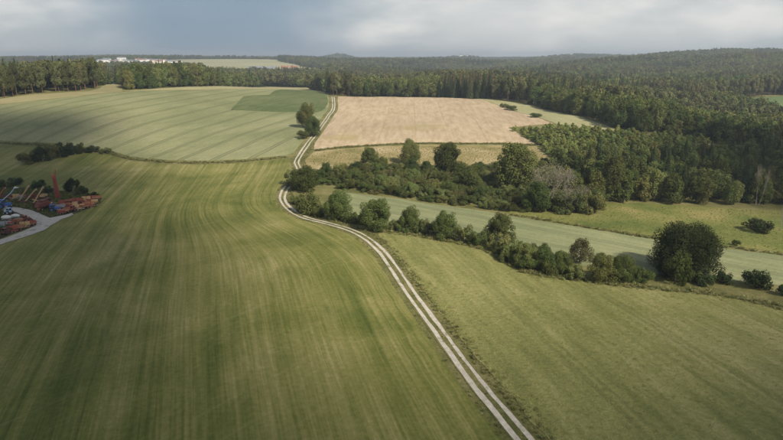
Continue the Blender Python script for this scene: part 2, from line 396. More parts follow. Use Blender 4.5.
# ------------------------------------------------------------------ farm track
TRACK_PX = [(560, 487), (523, 438), (480, 386.5), (440, 333), (408, 289), (386, 257), (378, 248), (365.5, 237.8), (349, 229.6), (325, 222.8), (303, 217), (289, 208.5),
            (282.5, 199.6), (284, 191.4), (290, 183.5), (297, 176), (299, 169), (296.5, 162), (300.5, 154.6), (308, 143.6), (317.5, 131.5), (328, 116.6), (333.5, 108), (333, 97)]
tk = GP(TRACK_PX)
_d = np.array(tk[0]) - np.array(tk[1]); _d /= np.linalg.norm(_d)
TRACK = smooth(tk, 2.0)
TRACK = np.vstack([TRACK[0] + _d * np.arange(100, 1, -2.0)[:, None], TRACK])
def ribbon(name, line, w, dz, material, parent=None, wob=.24):
    n = len(line); lp = lambda: np.convolve(rng.uniform(-1, 1, n + 8), np.ones(9) / 4.0, 'valid') * .8 + rng.uniform(-.3, .3, n)
    w1 = w / 2 + wob * lp(); w2 = w / 2 + wob * lp()
    L = np.asarray(line); T = np.gradient(L, axis=0); T /= np.linalg.norm(T, axis=1)[:, None]; Nn = np.stack([T[:, 1], -T[:, 0]], 1)
    a = L - Nn * w1[:, None]; b = L + Nn * w2[:, None]
    V = np.empty((2 * n, 3)); V[0::2, :2] = a; V[1::2, :2] = b; V[:, 2] = H(V[:, 0], V[:, 1]) + dz
    k = np.arange(n - 1) * 2; F = np.stack([k, k + 1, k + 3, k + 2], 1)
    return obj(name, mesh_np(name, V, F, 4, material, True), parent)
track = ribbon('farm_track', TRACK, 3.3, .055, M['rough_grass']); tag(track, 'grassy farm track winding between the fields towards the woods', kind='structure')
ribbon('wheel_rut', offset(TRACK, -.92), .74, .075, M['chalk'], track)
ribbon('wheel_rut', offset(TRACK, .92), .74, .075, M['chalk'], track)
def track_part(side, u0v0, u1v1):
    """track edge at distance side between two photo pixels"""
    o = offset(TRACK, side); a = G(*u0v0); b = G(*u1v1)
    i = np.argmin(((TRACK - a) ** 2).sum(1)); j = np.argmin(((TRACK - b) ** 2).sum(1))
    s = o[i:j + 1:3] if i < j else o[j:i + 1:3][::-1]
    return [tuple(p) for p in s]

# ------------------------------------------------------------------ fields
OPEN = []
def field(name, poly, dz, material, label, step=6.0, attr=False, skirt=True, open_=True, jit=.35):
    P = np.array(poly); pts = []
    for a, b in zip(P, np.roll(P, -1, 0)):
        n = max(1, int(np.linalg.norm(b - a) / step))
        for k in range(n): 
            q = a + (b - a) * k / n
            pts.append(q + (rng.uniform(-jit, jit, 2) if k else 0))
    nb = len(pts); B = np.array(pts)
    lo, hi = B.min(0), B.max(0)
    gx, gy = np.meshgrid(np.arange(lo[0], hi[0], step), np.arange(lo[1], hi[1], step)); gx = gx.ravel() + rng.uniform(-.2, .2, gx.size) * step; gy = gy.ravel() + rng.uniform(-.2, .2, gy.size) * step
    ok = inside(B, gx, gy); gx, gy = gx[ok], gy[ok]; ok = pdist(B, gx, gy) > step * .45
    Q = np.vstack([B, np.stack([gx[ok], gy[ok]], 1)])
    v, e, f, *_ = delaunay_2d_cdt([Vector(q) for q in Q], [], [list(range(nb))], 1, 1e-4)
    V = np.array([(p.x, p.y) for p in v]); F = np.array([t for t in f if len(t) == 3])
    c = V[F].mean(1); F = F[inside(B, c[:, 0], c[:, 1])]
    a = V[F]; ar = (a[:, 1, 0] - a[:, 0, 0]) * (a[:, 2, 1] - a[:, 0, 1]) - (a[:, 2, 0] - a[:, 0, 0]) * (a[:, 1, 1] - a[:, 0, 1]); F[ar < 0] = F[ar < 0][:, ::-1]
    Z = H(V[:, 0], V[:, 1]) + dz - (dz - min(dz, .08)) * (1.0 if open_ else 0.0) * np.exp(-(pdist(B, V[:, 0], V[:, 1]) / 1.2) ** 2); V3 = np.column_stack([V, Z])
    if skirt:                                             # the standing crop's cut edge
        ed = {}
        for t in F:
            for i in range(3): ed[(t[i], t[(i + 1) % 3])] = 1
        bd = [k for k in ed if (k[1], k[0]) not in ed]; ext = []; n0 = len(V3); low = []
        ids = {}
        for i, j in bd:
            for k in (i, j):
                if k not in ids: ids[k] = n0 + len(low); low += [V3[k], V3[k] - (0, 0, dz + .25)]
            i, j = ids[i], ids[j]; ext += [(j, i, i + 1), (j, i + 1, j + 1)]
        V3 = np.vstack([V3, low]); F = np.vstack([F, ext])
    me = mesh_np(name, V3, F, 3, material, True)
    if attr:
        x, y = V3[:, 0], V3[:, 1]; pass
        def along(K):
            pad = np.vstack([TRACK[0] + (TRACK[0] - TRACK[1]) * np.arange(K, 0, -1)[:, None], TRACK, TRACK[-1] + (TRACK[-1] - TRACK[-2]) * np.arange(1, K + 1)[:, None]])
            S = np.stack([np.convolve(pad[:, q], np.ones(2 * K + 1) / (2 * K + 1), 'valid') for q in (0, 1)], 1)[::2]
            best = np.full(len(x), 1e18); near = np.zeros(len(x))
            for i in range(len(S)):
                d = (x - S[i, 0]) ** 2 + (y - S[i, 1]) ** 2; k = d < best; best[k] = d[k]; near[k] = i
            return np.sqrt(best), near
        d0, near = along(14); d1, near1 = along(60); w_ = np.clip((d0 - 12) / 45, 0, 1); w_ = w_ * w_ * (3 - 2 * w_); best = (d0 * (1 - w_) + d1 * w_) ** 2; near = near * (1 - w_) + near1 * w_
        at = me.attributes.new('mow', 'FLOAT_VECTOR', 'POINT')
        at.data.foreach_set('vector', np.column_stack([np.sqrt(best), near * 4.0, np.zeros(len(x))]).astype(np.float32).ravel())
    o = tag(obj(name, me), label, kind='structure')
    if open_: OPEN.append(B)
    return o

A_poly = GP([(-420, 470), (-260, 300), (-200, 149), (0, 145.5), (50, 148.5), (85, 152), (112, 156), (130, 161), (165, 164.5), (200, 165), (240, 163.5), (288, 158.8)]) + \
         track_part(-2.9, (297.5, 162), (523, 438)) + [tuple(offset(TRACK, -2.9)[10])] + [tuple(G(391, 640)), tuple(G(0, 640))]
field('hay_meadow', A_poly, .14, M['meadow'], 'mown hay meadow with pale swath lines left of the track', 5.0, True)

G_poly = track_part(3.3, (523, 438), (372, 243)) + GP([(378, 233.5), (392, 232), (425, 238), (460, 244.5), (486, 250.5), (512, 266), (528, 274), (570, 280.5), (620, 286.5), (677, 291.5),
         (734, 298), (775, 309), (900, 332), (1050, 420), (1050, 560)]) + [tuple(offset(TRACK, 3.3)[10])]
tdir = TRACK[90] - TRACK[60]
M['grain'] = crop_mat('ripening_grain', (.145, .155, .046), (.222, .220, .074), (.325, .296, .126), tdir, 24, (.075, .088, .024), .7, .55, .022, 3.0, .5, .85, fs=1.1, tram_k=.22)
field('grain_field', G_poly, .24, M['grain'], 'ripening green grain field right of the track', 3.0, jit=.75)

B_poly = GP([(-160, 139), (0, 140.5), (50, 143), (85, 147), (112, 151), (130, 156.5), (165, 160), (200, 161), (240, 159.5), (286, 155.4)]) + track_part(-4.0, (301.5, 153), (333.3, 99)) + \
         GP([(327, 94), (312, 90), (270, 89.5), (205, 90.0), (160, 90.8), (122, 92), (77, 96.7), (40, 100.5), (0, 105), (-160, 113)])
bd = np.array(G(148, 119)) - np.array(G(84, 142))
M['grain_b'] = crop_mat('grey_green_grain', (.150, .165, .074), (.210, .218, .106), (.280, .270, .146), bd, 16.5, (.105, .122, .055), 1.1, .35, .010, 0, .4, 1.0, fs=.8, tram_k=.6)
field('upper_grain_field', B_poly, .35, M['grain_b'], 'grey-green grain field with tramlines below the left wood', 6.0)
M['pale_strip'] = crop_mat('pale_stubble_strip', (.20, .185, .085), (.27, .24, .12), (.33, .29, .15), (1, .2), fs=.8)
field('stubble_strip', GP([(-160, 112.5), (0, 104.6), (40, 100.1), (77, 96.3), (122, 91.7), (123, 85.5), (113, 84), (100, 88.5), (87, 91.5), (33, 94.5), (0, 99), (-160, 106)]), .22, M['pale_strip'], 'pale strip of stubble along the left wood edge', 6.0)
M['pale_strip2'] = crop_mat('pale_far_strip', (.24, .22, .11), (.30, .275, .14), (.36, .32, .18), (1, .2), fs=.8)
field('stubble_strip', GP([(123, 91.4), (160, 90.4), (205, 89.6), (270, 89.2), (312, 89.6), (316, 87.8), (270, 87), (205, 86.6), (160, 88.5)]), .22, M['pale_strip2'], 'pale narrow strip below the wood behind the upper fields', 6.0)
M['clover'] = crop_mat('dark_green_clover', (.062, .086, .030), (.090, .115, .042), (.150, .158, .070), (.2, 1), 0, fs=.7, big=.012)
field('clover_field', GP([(231, 110.5), (244, 96.8), (269, 95.5), (276, 91), (308, 90.6), (327, 95.5), (328, 103), (325, 109), (318, 112.6), (280, 112.6)]), .62, M['clover'], 'darker green square patch inside the upper grain field', 6.0, open_=False)

C_poly = GP([(314, 149.5), (350, 145.8), (400, 143), (450, 142.5), (500, 142.6), (535, 143.6), (508, 127.5), (530, 125.4), (553, 123.5), (526, 114.5), (500, 106.5), (482, 99.8), (444, 98), (380, 97), (338, 96.5)]) + track_part(3.6, (333.5, 101), (308, 144))
M['wheat'] = crop_mat('ripe_wheat', (.32, .245, .152), (.405, .315, .203), (.475, .382, .255), np.array(G(400, 105)) - np.array(G(395, 135)), 21, (.36, .25, .15), 1.1, .75, .014, 2.0, .35, 0.0,
                      patch=((.33, .27, .13), .020, .56), fs=.7, tram_k=.30)
field('wheat_field', C_poly, .6, M['wheat'], 'ripe pinkish tan wheat field on the rise in the middle', 6.0)
M['c2'] = crop_mat('pale_barley', (.24, .235, .115), (.31, .295, .15), (.37, .34, .19), np.array(G(600, 125)) - np.array(G(500, 102)), 0, fs=.7)
field('barley_strip', GP([(472, 99.2), (484, 99.2), (530, 105), (580, 117), (600, 123.5), (620, 131.5), (582, 129), (557, 124.2), (530, 115.4), (502, 106.6), (484, 100.4)]), .4, M['c2'], 'pale green barley strip between the wheat and the wood', 6.0)
field('fallow_slope', GP([(305, 160), (314, 152), (350, 148.2), (400, 145.5), (450, 145), (500, 145.2), (536, 146.4), (548, 157), (505, 168), (420, 170), (370, 170), (325, 173), (304, 171)]), .12, M['fallow_grass'], 'yellowish fallow grass slope below the wheat', 5.0)
E_poly = GP([(339, 193), (346, 192.5), (392, 198), (430, 204), (470, 209), (506, 215.5), (575, 226.5), (630, 236), (660, 240.5), (783, 256), (900, 272), (900, 298), (783, 285.5), (726, 280),
             (660, 275), (600, 269), (540, 257), (480, 241), (420, 230), (370, 219.5), (337, 208)])
M['strip'] = crop_mat('blue_green_oats', (.160, .182, .084), (.215, .230, .112), (.280, .278, .148), np.array(G(700, 258)) - np.array(G(480, 216)), 15, (.125, .148, .075), 1.0, .6, .02, 4.0, .35, fs=1.0)
field('oat_field', E_poly, .5, M['strip'], 'pale blue-green strip of oats along the valley floor', 5.0)
field('rough_meadow', GP([(500, 211), (560, 213), (600, 214), (606, 204), (640, 203), (699, 207), (783, 211), (900, 216), (900, 268), (783, 252.5), (660, 237.5), (575, 224), (506, 213.5)]), .12, M['yellow_meadow'], 'yellow-green rough meadow in front of the right wood', 5.0)
PLANT = GP([(512, 131), (560, 127.5), (600, 132), (640, 136), (705, 141), (715, 147), (640, 155), (600, 157), (551, 158), (538, 146)])
OPEN.append(np.array(PLANT))
RF = [(350, 530), (350, 640), (380, 690), (640, 715), (640, 530)]
M['far_green'] = crop_mat('far_green_crop', (.085, .125, .045), (.11, .155, .058), (.15, .18, .08), (1, .1), fs=.6)
field('far_green_field', RF, .4, M['far_green'], 'small bright green field enclosed by the right woods', 10.0, jit=1)
FF = [(-560, 1480), (-330, 1420), (-170, 1430), (-130, 1560), (-230, 1850), (-420, 2300), (-500, 2700), (-900, 2700), (-800, 2000)]
M['far_pale'] = crop_mat('far_pale_crop', (.23, .23, .125), (.29, .28, .16), (.35, .33, .20), (1, .3), fs=.2, big=.004)
field('far_pale_field', FF, .6, M['far_pale'], 'far pale field sloping up to the horizon left of centre', 30.0, jit=6)
OPEN.append(np.array([(-430, 1300), (-150, 1330), (-150, 1480), (-430, 1480)]))
VILL = [(-1180, 1650), (-600, 1650), (-620, 2150), (-1180, 2150)]
OPEN.append(np.array(VILL))
YARD_CLEAR = GP([(-60, 250), (0, 244), (40, 236), (105, 205), (100, 188), (60, 182), (0, 182), (-60, 182)])
M['weeds'] = grass_mat('dark_weeds', (.035, .040, .016), (.062, .064, .026), (.10, .09, .045), .25)
field('yard_ground', GP([(-60, 250), (0, 239), (22, 231), (40, 224), (50, 221), (66, 217), (84, 211), (101, 202.5), (98, 197), (80, 193), (60, 191), (30, 188), (0, 186), (-60, 186)]), .19, M['weeds'], 'dark weedy ground under the machinery', 3.0, skirt=False, open_=False)
yd = field('yard_drive', GP([(-40, 251), (0, 240.5), (24, 231.5), (35, 226.5), (37, 222.5), (30, 218), (18, 213.5), (8, 210.3), (-30, 210), (-30, 206.5), (12, 207), (32, 211), (44, 216), (50, 218.5), (60, 216.6), (72, 213.6),
     (74, 215.4), (61, 220), (51, 226), (44, 231), (25, 237.5), (0, 245.5), (-40, 256)]), .26, M['yard'], 'pale grey gravel drive looping through the machinery yard', 2.0, skirt=False, open_=False, jit=.25)
field('sand_path', GP([(688, 146.5), (712, 146), (714, 143.5), (690, 143.8)]), .1, M['sand'], 'short bare sandy path at the plantation edge', 5.0, open_=False)

# ------------------------------------------------------------------ plant meshes
def leaves_mesh(name, centers, normals, size, tint, material, aspect=.62, up=None):
    """one small pointed leaf (diamond, folded along its rib) per centre"""
    n = len(centers); Nn = normals / np.linalg.norm(normals, axis=1)[:, None]
    r = rng.normal(size=(n, 3)) if up is None else up
    t = r - (r * Nn).sum(1)[:, None] * Nn; t /= np.linalg.norm(t, axis=1)[:, None] + 1e-9
    b = np.cross(Nn, t); s = (size if np.ndim(size) else np.full(n, size))[:, None]
    V = np.empty((n, 4, 3)); V[:, 0] = centers - t * s * .5; V[:, 2] = centers + t * s * .5
    V[:, 1] = centers + b * s * .5 * aspect - Nn * s * .10; V[:, 3] = centers - b * s * .5 * aspect - Nn * s * .10
    me = mesh_np(name, V.reshape(-1, 3), np.arange(4 * n), 4, material)
    a = me.attributes.new('tint', 'FLOAT', 'FACE'); a.data.foreach_set('value', np.clip(tint, 0, 1).astype(np.float32)); return me
def tube(V, F, p0, p1, r0, r1, k=6):
    p0, p1 = Vector(p0), Vector(p1); q = (p1 - p0).to_track_quat('Z', 'Y'); b = len(V)
    for p, r in ((p0, r0), (p1, r1)):
        for i in range(k): a = 2 * math.pi * i / k; V.append(tuple(p + q @ Vector((math.cos(a) * r, math.sin(a) * r, 0))))
    for i in range(k): F.append((b + i, b + (i + 1) % k, b + k + (i + 1) % k, b + k + i))
def trunk_mesh(name, h, r, limbs, material, lean=.03, top=.0):
    V, F = [], []; p = Vector((0, 0, -.4)); seg = 4
    for i in range(seg):
        q = Vector((random.uniform(-lean, lean) * h, random.uniform(-lean, lean) * h, h * (i + 1) / seg)); tube(V, F, p, q, r * (1 - .2 * i) + .0, r * (1 - .2 * (i + 1)) * (1 if i < seg - 1 else .5)); p = q
    for a, z, l, up in limbs: tube(V, F, (0, 0, z), (math.cos(a) * l, math.sin(a) * l, z + up), r * .5, r * .12, 5)
    return mesh_np(name, V, F, 4, material, True)
def broadleaf(h, w, n, leaf, material, nblob=34, base=.12, seed=0, ragged=.25, shape=1.0):
    """crown of many leafy clumps filling a domed profile, gaps between them"""
    g = np.random.default_rng(seed); rx = w / 2; q = g.uniform(.0, 1, nblob) ** .9; zb = h * base
    z = zb + (h - zb) * (.10 + .80 * q); f = np.clip((z - zb) / (h - zb), 0, 1)
    wide = .30                                              # widest at this share of the crown height
    prof = np.where(f < wide, 1 - .22 * ((wide - f) / wide) ** 2 * (1 if base < .03 else 1.8), np.clip(1 - ((f - wide) / (1 - wide)) ** 2, 0, 1) ** (.5 * shape))
    az = g.uniform(0, 6.283, nblob) + np.arange(nblob) * 2.4; rad = np.sqrt(g.uniform(.10, 1, nblob)) * prof * rx * .80
    cen = np.stack([np.cos(az) * rad, np.sin(az) * rad, z], 1) + g.normal(size=(nblob, 3)) * ragged * .16 * rx
    br = g.uniform(.24, .44, nblob) * (rx * h * .5) ** .5 * (1.0 if nblob < 40 else .86) * (.72 + .35 * prof)
    cen[:, 2] = np.clip(cen[:, 2], br * .55 + zb, h - br * .78)
    k = g.choice(nblob, n, p=br ** 2 / (br ** 2).sum()); v = g.normal(size=(n, 3)); v /= np.linalg.norm(v, axis=1)[:, None]
    rr = g.uniform(.50, 1.08, n) ** .6; c = cen[k] + v * (br[k] * rr)[:, None] * (.92, .92, 1.06)
    c[:, 2] = np.maximum(c[:, 2], .02 * h + .1)
    nr = v * 1.15 + g.normal(size=(n, 3)) * .45 + (0, 0, .15)
    tb = g.random(nblob); tint = .60 * tb[k] + .40 * g.random(n)
    return leaves_mesh('crown', c, nr, leaf * g.uniform(.7, 1.35, n), tint, material)
def spruce(h, w, n, leaf, material, seed=0, base=.06):
    g = np.random.default_rng(seed); q = g.random(n) ** 1.25; z = h * (base + (1 - base) * q)
    tier = np.floor(q * 16) / 16; fr = (q - tier) * 16
    R_ = w / 2 * (1 - q) ** .85 * (1.10 - .35 * fr) * g.uniform(.55, 1.05, n) ** .5
    az = g.uniform(0, 2 * np.pi, n); lob = 1 + .18 * np.sin(az * 7 + tier * 40) + .1 * np.sin(az * 3 + tier * 17); R_ *= lob
    c = np.stack([np.cos(az) * R_, np.sin(az) * R_, z - .10 * R_], 1)
    nr = np.stack([np.cos(az) * .45, np.sin(az) * .45, np.full(n, .9)], 1) + g.normal(size=(n, 3)) * .35
    up = np.stack([np.cos(az), np.sin(az), np.full(n, -.35)], 1)
    return leaves_mesh('crown', c, nr, leaf * g.uniform(.7, 1.3, n) * (1 - .45 * q), .3 * g.random(n) + .5 * ((tier * 37.7) % 1), material, .5, up)

LIMB = lambda h, w, n=6: [(2 * math.pi * i / n + random.uniform(-.4, .4), h * random.uniform(.25, .5), w * random.uniform(.22, .36), h * random.uniform(.12, .28)) for i in range(n)]
# prototypes: (crown mesh, trunk mesh, nominal height, nominal width)
PROTO = {}
def proto(kind, lst): PROTO[kind] = lst
def bl(h, w, n, leaf, m, nb, base, seed, bark='bark', **k):
    return (broadleaf(h, w, n, leaf, M[m], nb, base, seed, **k), trunk_mesh('trunk', h * .6, .022 * h + .05, LIMB(h, w), M[bark]), h, w)
proto('broadleaf', [bl(10, 9, 15000, .34, 'leaf', 52, .0, s, ragged=.5) for s in (1, 2, 3)] + [bl(10, 8, 14000, .34, 'leaf', 50, .0, s, shape=1.7, ragged=.5) for s in (4, 5)])
proto('broad_mid', [bl(14, 9, 3000, .8, 'leaf', 34, .06, s) for s in (11, 12, 13)] + [bl(15, 8, 2800, .8, 'leaf', 30, .08, s, shape=1.6) for s in (14, 15)])
proto('beech', [bl(14, 9, 3000, .8, 'beech', 34, .04, s) for s in (16, 17)])
proto('shrub', [bl(3.2, 4.4, 3000, .25, 'shrub', 20, .0, s, shape=.4, ragged=.5) for s in (21, 22, 23, 24)])
proto('sapling', [bl(4.2, 2.4, 700, .36, 'young', 14, .0, s, shape=2.6, ragged=.3) for s in (31, 32, 33)])
proto('spruce', [(spruce(18, 6, 3000, .95, M['needle'], s), trunk_mesh('trunk', 16, .26, [], M['bark'], .005), 18, 6) for s in (41, 42, 43)])
def pine(seed):
    h, w = 18, 6; c = broadleaf(h, w, 2200, .8, M['pine_needle'], 24, .24, seed, ragged=.6)
    return (c, trunk_mesh('trunk', 16, .24, [(a, 9 + a, 1.8, .8) for a in (0.5, 2.4, 4.4)], M['pine_bark'], .008), h, w)
proto('pine', [pine(s) for s in (51, 52, 53)])
proto('dark_big', [bl(12.6, 16.4, 56000, .32, 'dark_leaf', 130, .0, 61, shape=.9, ragged=.45)])
proto('dark_shrub', [bl(3.2, 4.6, 2600, .26, 'dark_leaf', 22, .0, s, shape=.4, ragged=.4) for s in (62, 63)])
proto('pale_tree', [bl(11, 7, 5200, .42, 'pale_leaf', 34, .06, s, shape=1.3) for s in (64, 65)])
proto('rust_tree', [bl(7, 7, 4200, .34, 'rust_leaf', 30, .08, 66, ragged=.5)])
proto('rust_shrub', [bl(3, 4.5, 2000, .27, 'rust_leaf', 20, .0, 67, shape=.4, ragged=.5)])
proto('olive_shrub', [bl(3.2, 4.6, 2400, .27, 'pale_leaf', 20, .0, 68, shape=.4, ragged=.5)])
def dead_tree(h, spread, seed, depth=4, r=.2):
    g = random.Random(seed); V, F = [], []
    def grow(p, d, l, r, k):
        q = p + d * l; tube(V, F, p, q, r, r * .62, 5)
        if k == 0: return
        for _ in range(3 if k > 1 else 4):
            e = (d + Vector((g.uniform(-1, 1), g.uniform(-1, 1), g.uniform(-.15, .8))) * spread).normalized(); grow(q, e, l * g.uniform(.6, .85), r * .58, k - 1)
    for s in range(3): grow(Vector((g.uniform(-.6, .6), g.uniform(-.6, .6), -.3)), Vector((g.uniform(-.5, .5), g.uniform(-.5, .5), 1)).normalized(), h * .3, r, depth)
    return mesh_np('branches', V, F, 4, M['dead_wood'])
M['withered'] = leaf_mat('withered_foliage', (.12, .115, .062), (.17, .158, .09), (.23, .21, .13))
WITHER = [broadleaf(9, 9, 2600, .22, M['withered'], 26, .15, 91, ragged=.9), broadleaf(9, 9, 2000, .22, M['withered'], 22, .05, 92, ragged=.9)]
DEAD = [dead_tree(9, 1.0, 5, 5, .13), dead_tree(9, .9, 9, 5, .12), dead_tree(9, .55, 11, 4, .12)]

OCC = []
def plant(kind, x, y, hgt, wid, name, label, cat, group=None, var=None, rz=None, dz=0.0):
    P = PROTO[kind]; c, t, h0, w0 = P[var if var is not None else random.randrange(len(P))]
    o = thing(name, label, cat, (x, y, h1(x, y) + dz), rz if rz is not None else random.uniform(0, 6.28), group)
    o.scale = (wid / w0, wid / w0, hgt / h0)
    obj('crown', c, o); obj('trunk', t, o); OCC.append((x, y, wid * .35)); return o
def plant_px(kind, u, v, wpx, hpx, name, label, cat, group=None, **k):
    x, y = G(u, v); zc = (50 - h1(x, y)) * SP + y * CP
    return plant(kind, x, y + wpx * zc / FPX * .30, hpx * zc / FPX * 1.02, wpx * zc / FPX, name, label, cat, group, **k)

# ---- hedgerow along the valley side of the grain field, left to right
HG = 'hedgerow between the grain field and the oats'
for kind, u, v, w, h, name, label, cat in [
    ('olive_shrub', 292, 187, 22, 15, 'shrub', 'low olive shrub in the crook of the track bend, against the grey-green bush', 'shrub'),
    ('broadleaf', 304, 193, 34, 24, 'broadleaf_tree', 'wide spreading grey-green bushy tree that hides the track at its bend', 'tree'),
    ('shrub', 307, 215, 28, 21, 'shrub', 'low wide bush inside the track bend, left of the round tree', 'shrub'),
    ('broadleaf', 338, 222, 29, 31, 'broadleaf_tree', 'rounded bushy tree inside the track bend at the end of the oat strip', 'tree'),
    ('shrub', 353, 222, 10, 9, 'shrub', 'tiny bush between the two round trees by the track bend', 'shrub'),
    ('broadleaf', 377, 233, 36, 31, 'broadleaf_tree', 'dense round lone tree at the upper left corner of the grain field', 'tree'),
    ('shrub', 397, 231, 14, 10, 'shrub', 'small low bush just right of the dense round lone tree', 'shrub'),
    ('broadleaf', 410, 233, 22, 26, 'broadleaf_tree', 'narrow pointed tree, first in the hedge right of the lone round tree', 'tree'),
    ('olive_shrub', 427, 235, 17, 14, 'shrub', 'pale olive bush between the two pointed hedge trees', 'shrub'),
    ('broadleaf', 446, 241, 26, 29, 'broadleaf_tree', 'second pointed tree in the hedge with olive bushes on both sides', 'tree'),
    ('olive_shrub', 464, 244, 22, 17, 'shrub', 'olive bush right of the second pointed hedge tree', 'shrub'),
    ('shrub', 479, 247, 20, 15, 'shrub', 'low hedge bush in front of the round topped hedge tree', 'shrub'),
    ('broadleaf', 501, 246, 31, 31, 'broadleaf_tree', 'round topped dark green tree standing up from the middle of the hedge', 'tree'),
    ('shrub', 499, 254, 26, 18, 'shrub', 'hedge bush at the foot of the round topped tree', 'shrub'),
    ('shrub', 513, 262, 28, 20, 'shrub', 'green hedge bush where the field edge turns downhill', 'shrub'),
    ('broadleaf', 527, 270, 26, 25, 'broadleaf_tree', 'bushy hedge tree at the lowest corner of the grain field edge', 'tree'),
    ('shrub', 539, 262, 20, 18, 'shrub', 'back row hedge bush showing above the corner tree', 'shrub'),
    ('broadleaf', 547, 274, 24, 26, 'broadleaf_tree', 'upright hedge tree just right of the field corner', 'tree'),
    ('broadleaf', 562, 276, 22, 24, 'broadleaf_tree', 'hedge tree below left of the brownish hedge tree', 'tree'),
    ('rust_tree', 582, 265, 25, 25, 'broadleaf_tree', 'brownish leaved tree rising behind the hedge', 'tree'),
    ('olive_shrub', 577, 281, 24, 13, 'shrub', 'light green low bush in front of the brownish hedge tree', 'shrub'),
    ('broadleaf', 603, 284, 30, 29, 'broadleaf_tree', 'dark bushy tree in the hedge right of the brownish tree', 'tree'),
    ('broadleaf', 624, 284, 28, 27, 'broadleaf_tree', 'bushy hedge tree at the edge of the big tree shadow', 'tree'),
    ('shrub', 642, 284, 18, 15, 'shrub', 'low bush in the gap left of the big dark tree', 'shrub'),
    ('dark_big', 693, 281, 76, 51, 'broadleaf_tree', 'huge dark domed tree at the right end of the hedge', 'tree'),
    ('shrub', 679, 286, 30, 31, 'shrub', 'lighter green bush leaning on the front of the huge dark tree', 'shrub'),
    ('dark_shrub', 708, 287, 26, 16, 'shrub', 'low dark bush at the foot of the huge dark tree, right of the lighter bush', 'shrub'),
    ('dark_shrub', 726, 285, 20, 13, 'shrub', 'small dark bush trailing off the right side of the huge tree', 'shrub'),
    ('dark_shrub', 761, 291, 32, 20, 'shrub', 'dark rounded bush standing alone right of the huge tree', 'shrub'),
    ('dark_shrub', 786, 297, 16, 12, 'shrub', 'dark low bush cut by the right picture edge', 'shrub'),
    # trees of the upper valley thicket
    ('broadleaf', 370, 167, 19, 18, 'broadleaf_tree', 'small round dark tree on the fallow slope, leftmost above the thicket', 'tree'),
    ('broadleaf', 411, 166, 23, 25, 'broadleaf_tree', 'tall oval tree above the thicket, second from the left', 'tree'),
    ('broadleaf', 449, 176, 33, 30, 'broadleaf_tree', 'broad dark round tree above the thicket, below the wheat edge', 'tree'),
    ('broadleaf', 468, 197, 31, 31, 'broadleaf_tree', 'domed dark tree low in the thicket, near the oat strip', 'tree'),
    ('broadleaf', 517, 196, 44, 50, 'broadleaf_tree', 'tallest dark tree of the thicket, left of the bare grey tree', 'tree'),
    ('broadleaf', 538, 214, 30, 31, 'broadleaf_tree', 'dark tree in front of the bare grey tree', 'tree'),
    ('shrub', 573, 215, 34, 22, 'shrub', 'wide bush at the corner of the yellow-green meadow', 'shrub'),
    ('shrub', 594, 216, 26, 22, 'shrub', 'rightmost bush at the corner of the yellow-green meadow', 'shrub'),
    ('pale_tree', 613, 203, 27, 46, 'broadleaf_tree', 'light green slender tree at the front of the right wood', 'tree'),
    ('pale_tree', 722, 197, 17, 38, 'broadleaf_tree', 'light green narrow tree at the front of the right wood, further right', 'tree'),
    ('dark_shrub', 764, 234, 32, 13, 'shrub', 'dark low bush beside the bare tree in the yellow-green meadow', 'shrub'),
    ('shrub', 738, 247, 9, 6, 'shrub', 'tiny round bush on the lower edge of the yellow-green meadow', 'shrub'),
    ('broadleaf', 306, 129, 20, 25, 'broadleaf_tree', 'tall tree beside the track between the grain and the wheat', 'tree'),
    ('broadleaf', 312, 137, 18, 19, 'broadleaf_tree', 'lower half-hidden tree at the track edge under the tall one', 'tree'),
    ('shrub', 303, 140, 14, 8, 'shrub', 'low bush at the foot of the two track-side trees', 'shrub'),
    ('shrub', 513, 111, 16, 5, 'shrub', 'thin hedge bush on the wheat boundary, upper of the two', 'shrub'),
    ('shrub', 505, 108, 10, 4, 'shrub', 'small scrap of bush at the upper end of the wheat boundary', 'shrub'),
    ('shrub', 537, 118, 14, 4, 'shrub', 'thin hedge bush on the wheat boundary, lower of the two', 'shrub')]:
    grp = HG if 230 < v and u < 790 and v > 0.06 * u + 200 else None
    plant_px(kind, u, v, w, h, name, label, cat, grp)
HL = smooth(GP([(296, 205), (322, 219), (350, 223), (395, 231.5), (430, 236), (460, 242), (488, 249), (512, 263), (530, 271), (570, 277.5), (620, 283), (650, 284)]), 3.0)
for k in range(len(HL)):
    if random.random() < .78:
        p = HL[k] + np.array([random.uniform(-1.2, 1.2), random.uniform(.5, 3.5)]); kd = random.choice(['shrub', 'shrub', 'shrub', 'olive_shrub'])
        plant(kd, p[0], p[1], random.uniform(2.2, 4.2), random.uniform(3.8, 6.2), 'shrub', 'low %s filling the hedge %s' % ('olive bramble' if kd == 'olive_shrub' else 'green bramble', 'inside the track bend' if k < len(HL) * .28 else ('along its left half' if k < len(HL) * .6 else 'along its right half')), 'shrub', 'low brambles filling the hedge')
def bare(u, v, hpx, wpx, me, label, rz=0, crown=None):
    x, y = G(u, v); zc = (50 - h1(x, y)) * SP + y * CP
    o = thing('bare_tree', label, 'tree', (x, y, h1(x, y)), rz); d = max(vv.co.z for vv in me.vertices); w = max(vv.co.x for vv in me.vertices) - min(vv.co.x for vv in me.vertices)
    o.scale = (wpx * zc / FPX / w,) * 2 + (hpx * zc / FPX / d,); obj('branches', me, o)
    if crown: obj('withered_crown', crown, o).scale = (w / 9, w / 9, d / 9)
bare(549, 209, 46, 48, DEAD[0], 'pale bare-branched grey tree in the middle of the thicket', 0, WITHER[0])
bare(572, 212, 28, 40, DEAD[1], 'low pale tangle of dead branches right of the bare grey tree', 1.2, WITHER[1])
bare(757, 206, 42, 16, DEAD[2], 'thin bare grey tree inside the right wood', 2.0)
bare(780, 231, 32, 14, DEAD[2], 'leafless tree at the right picture edge in the yellow-green meadow', .6)

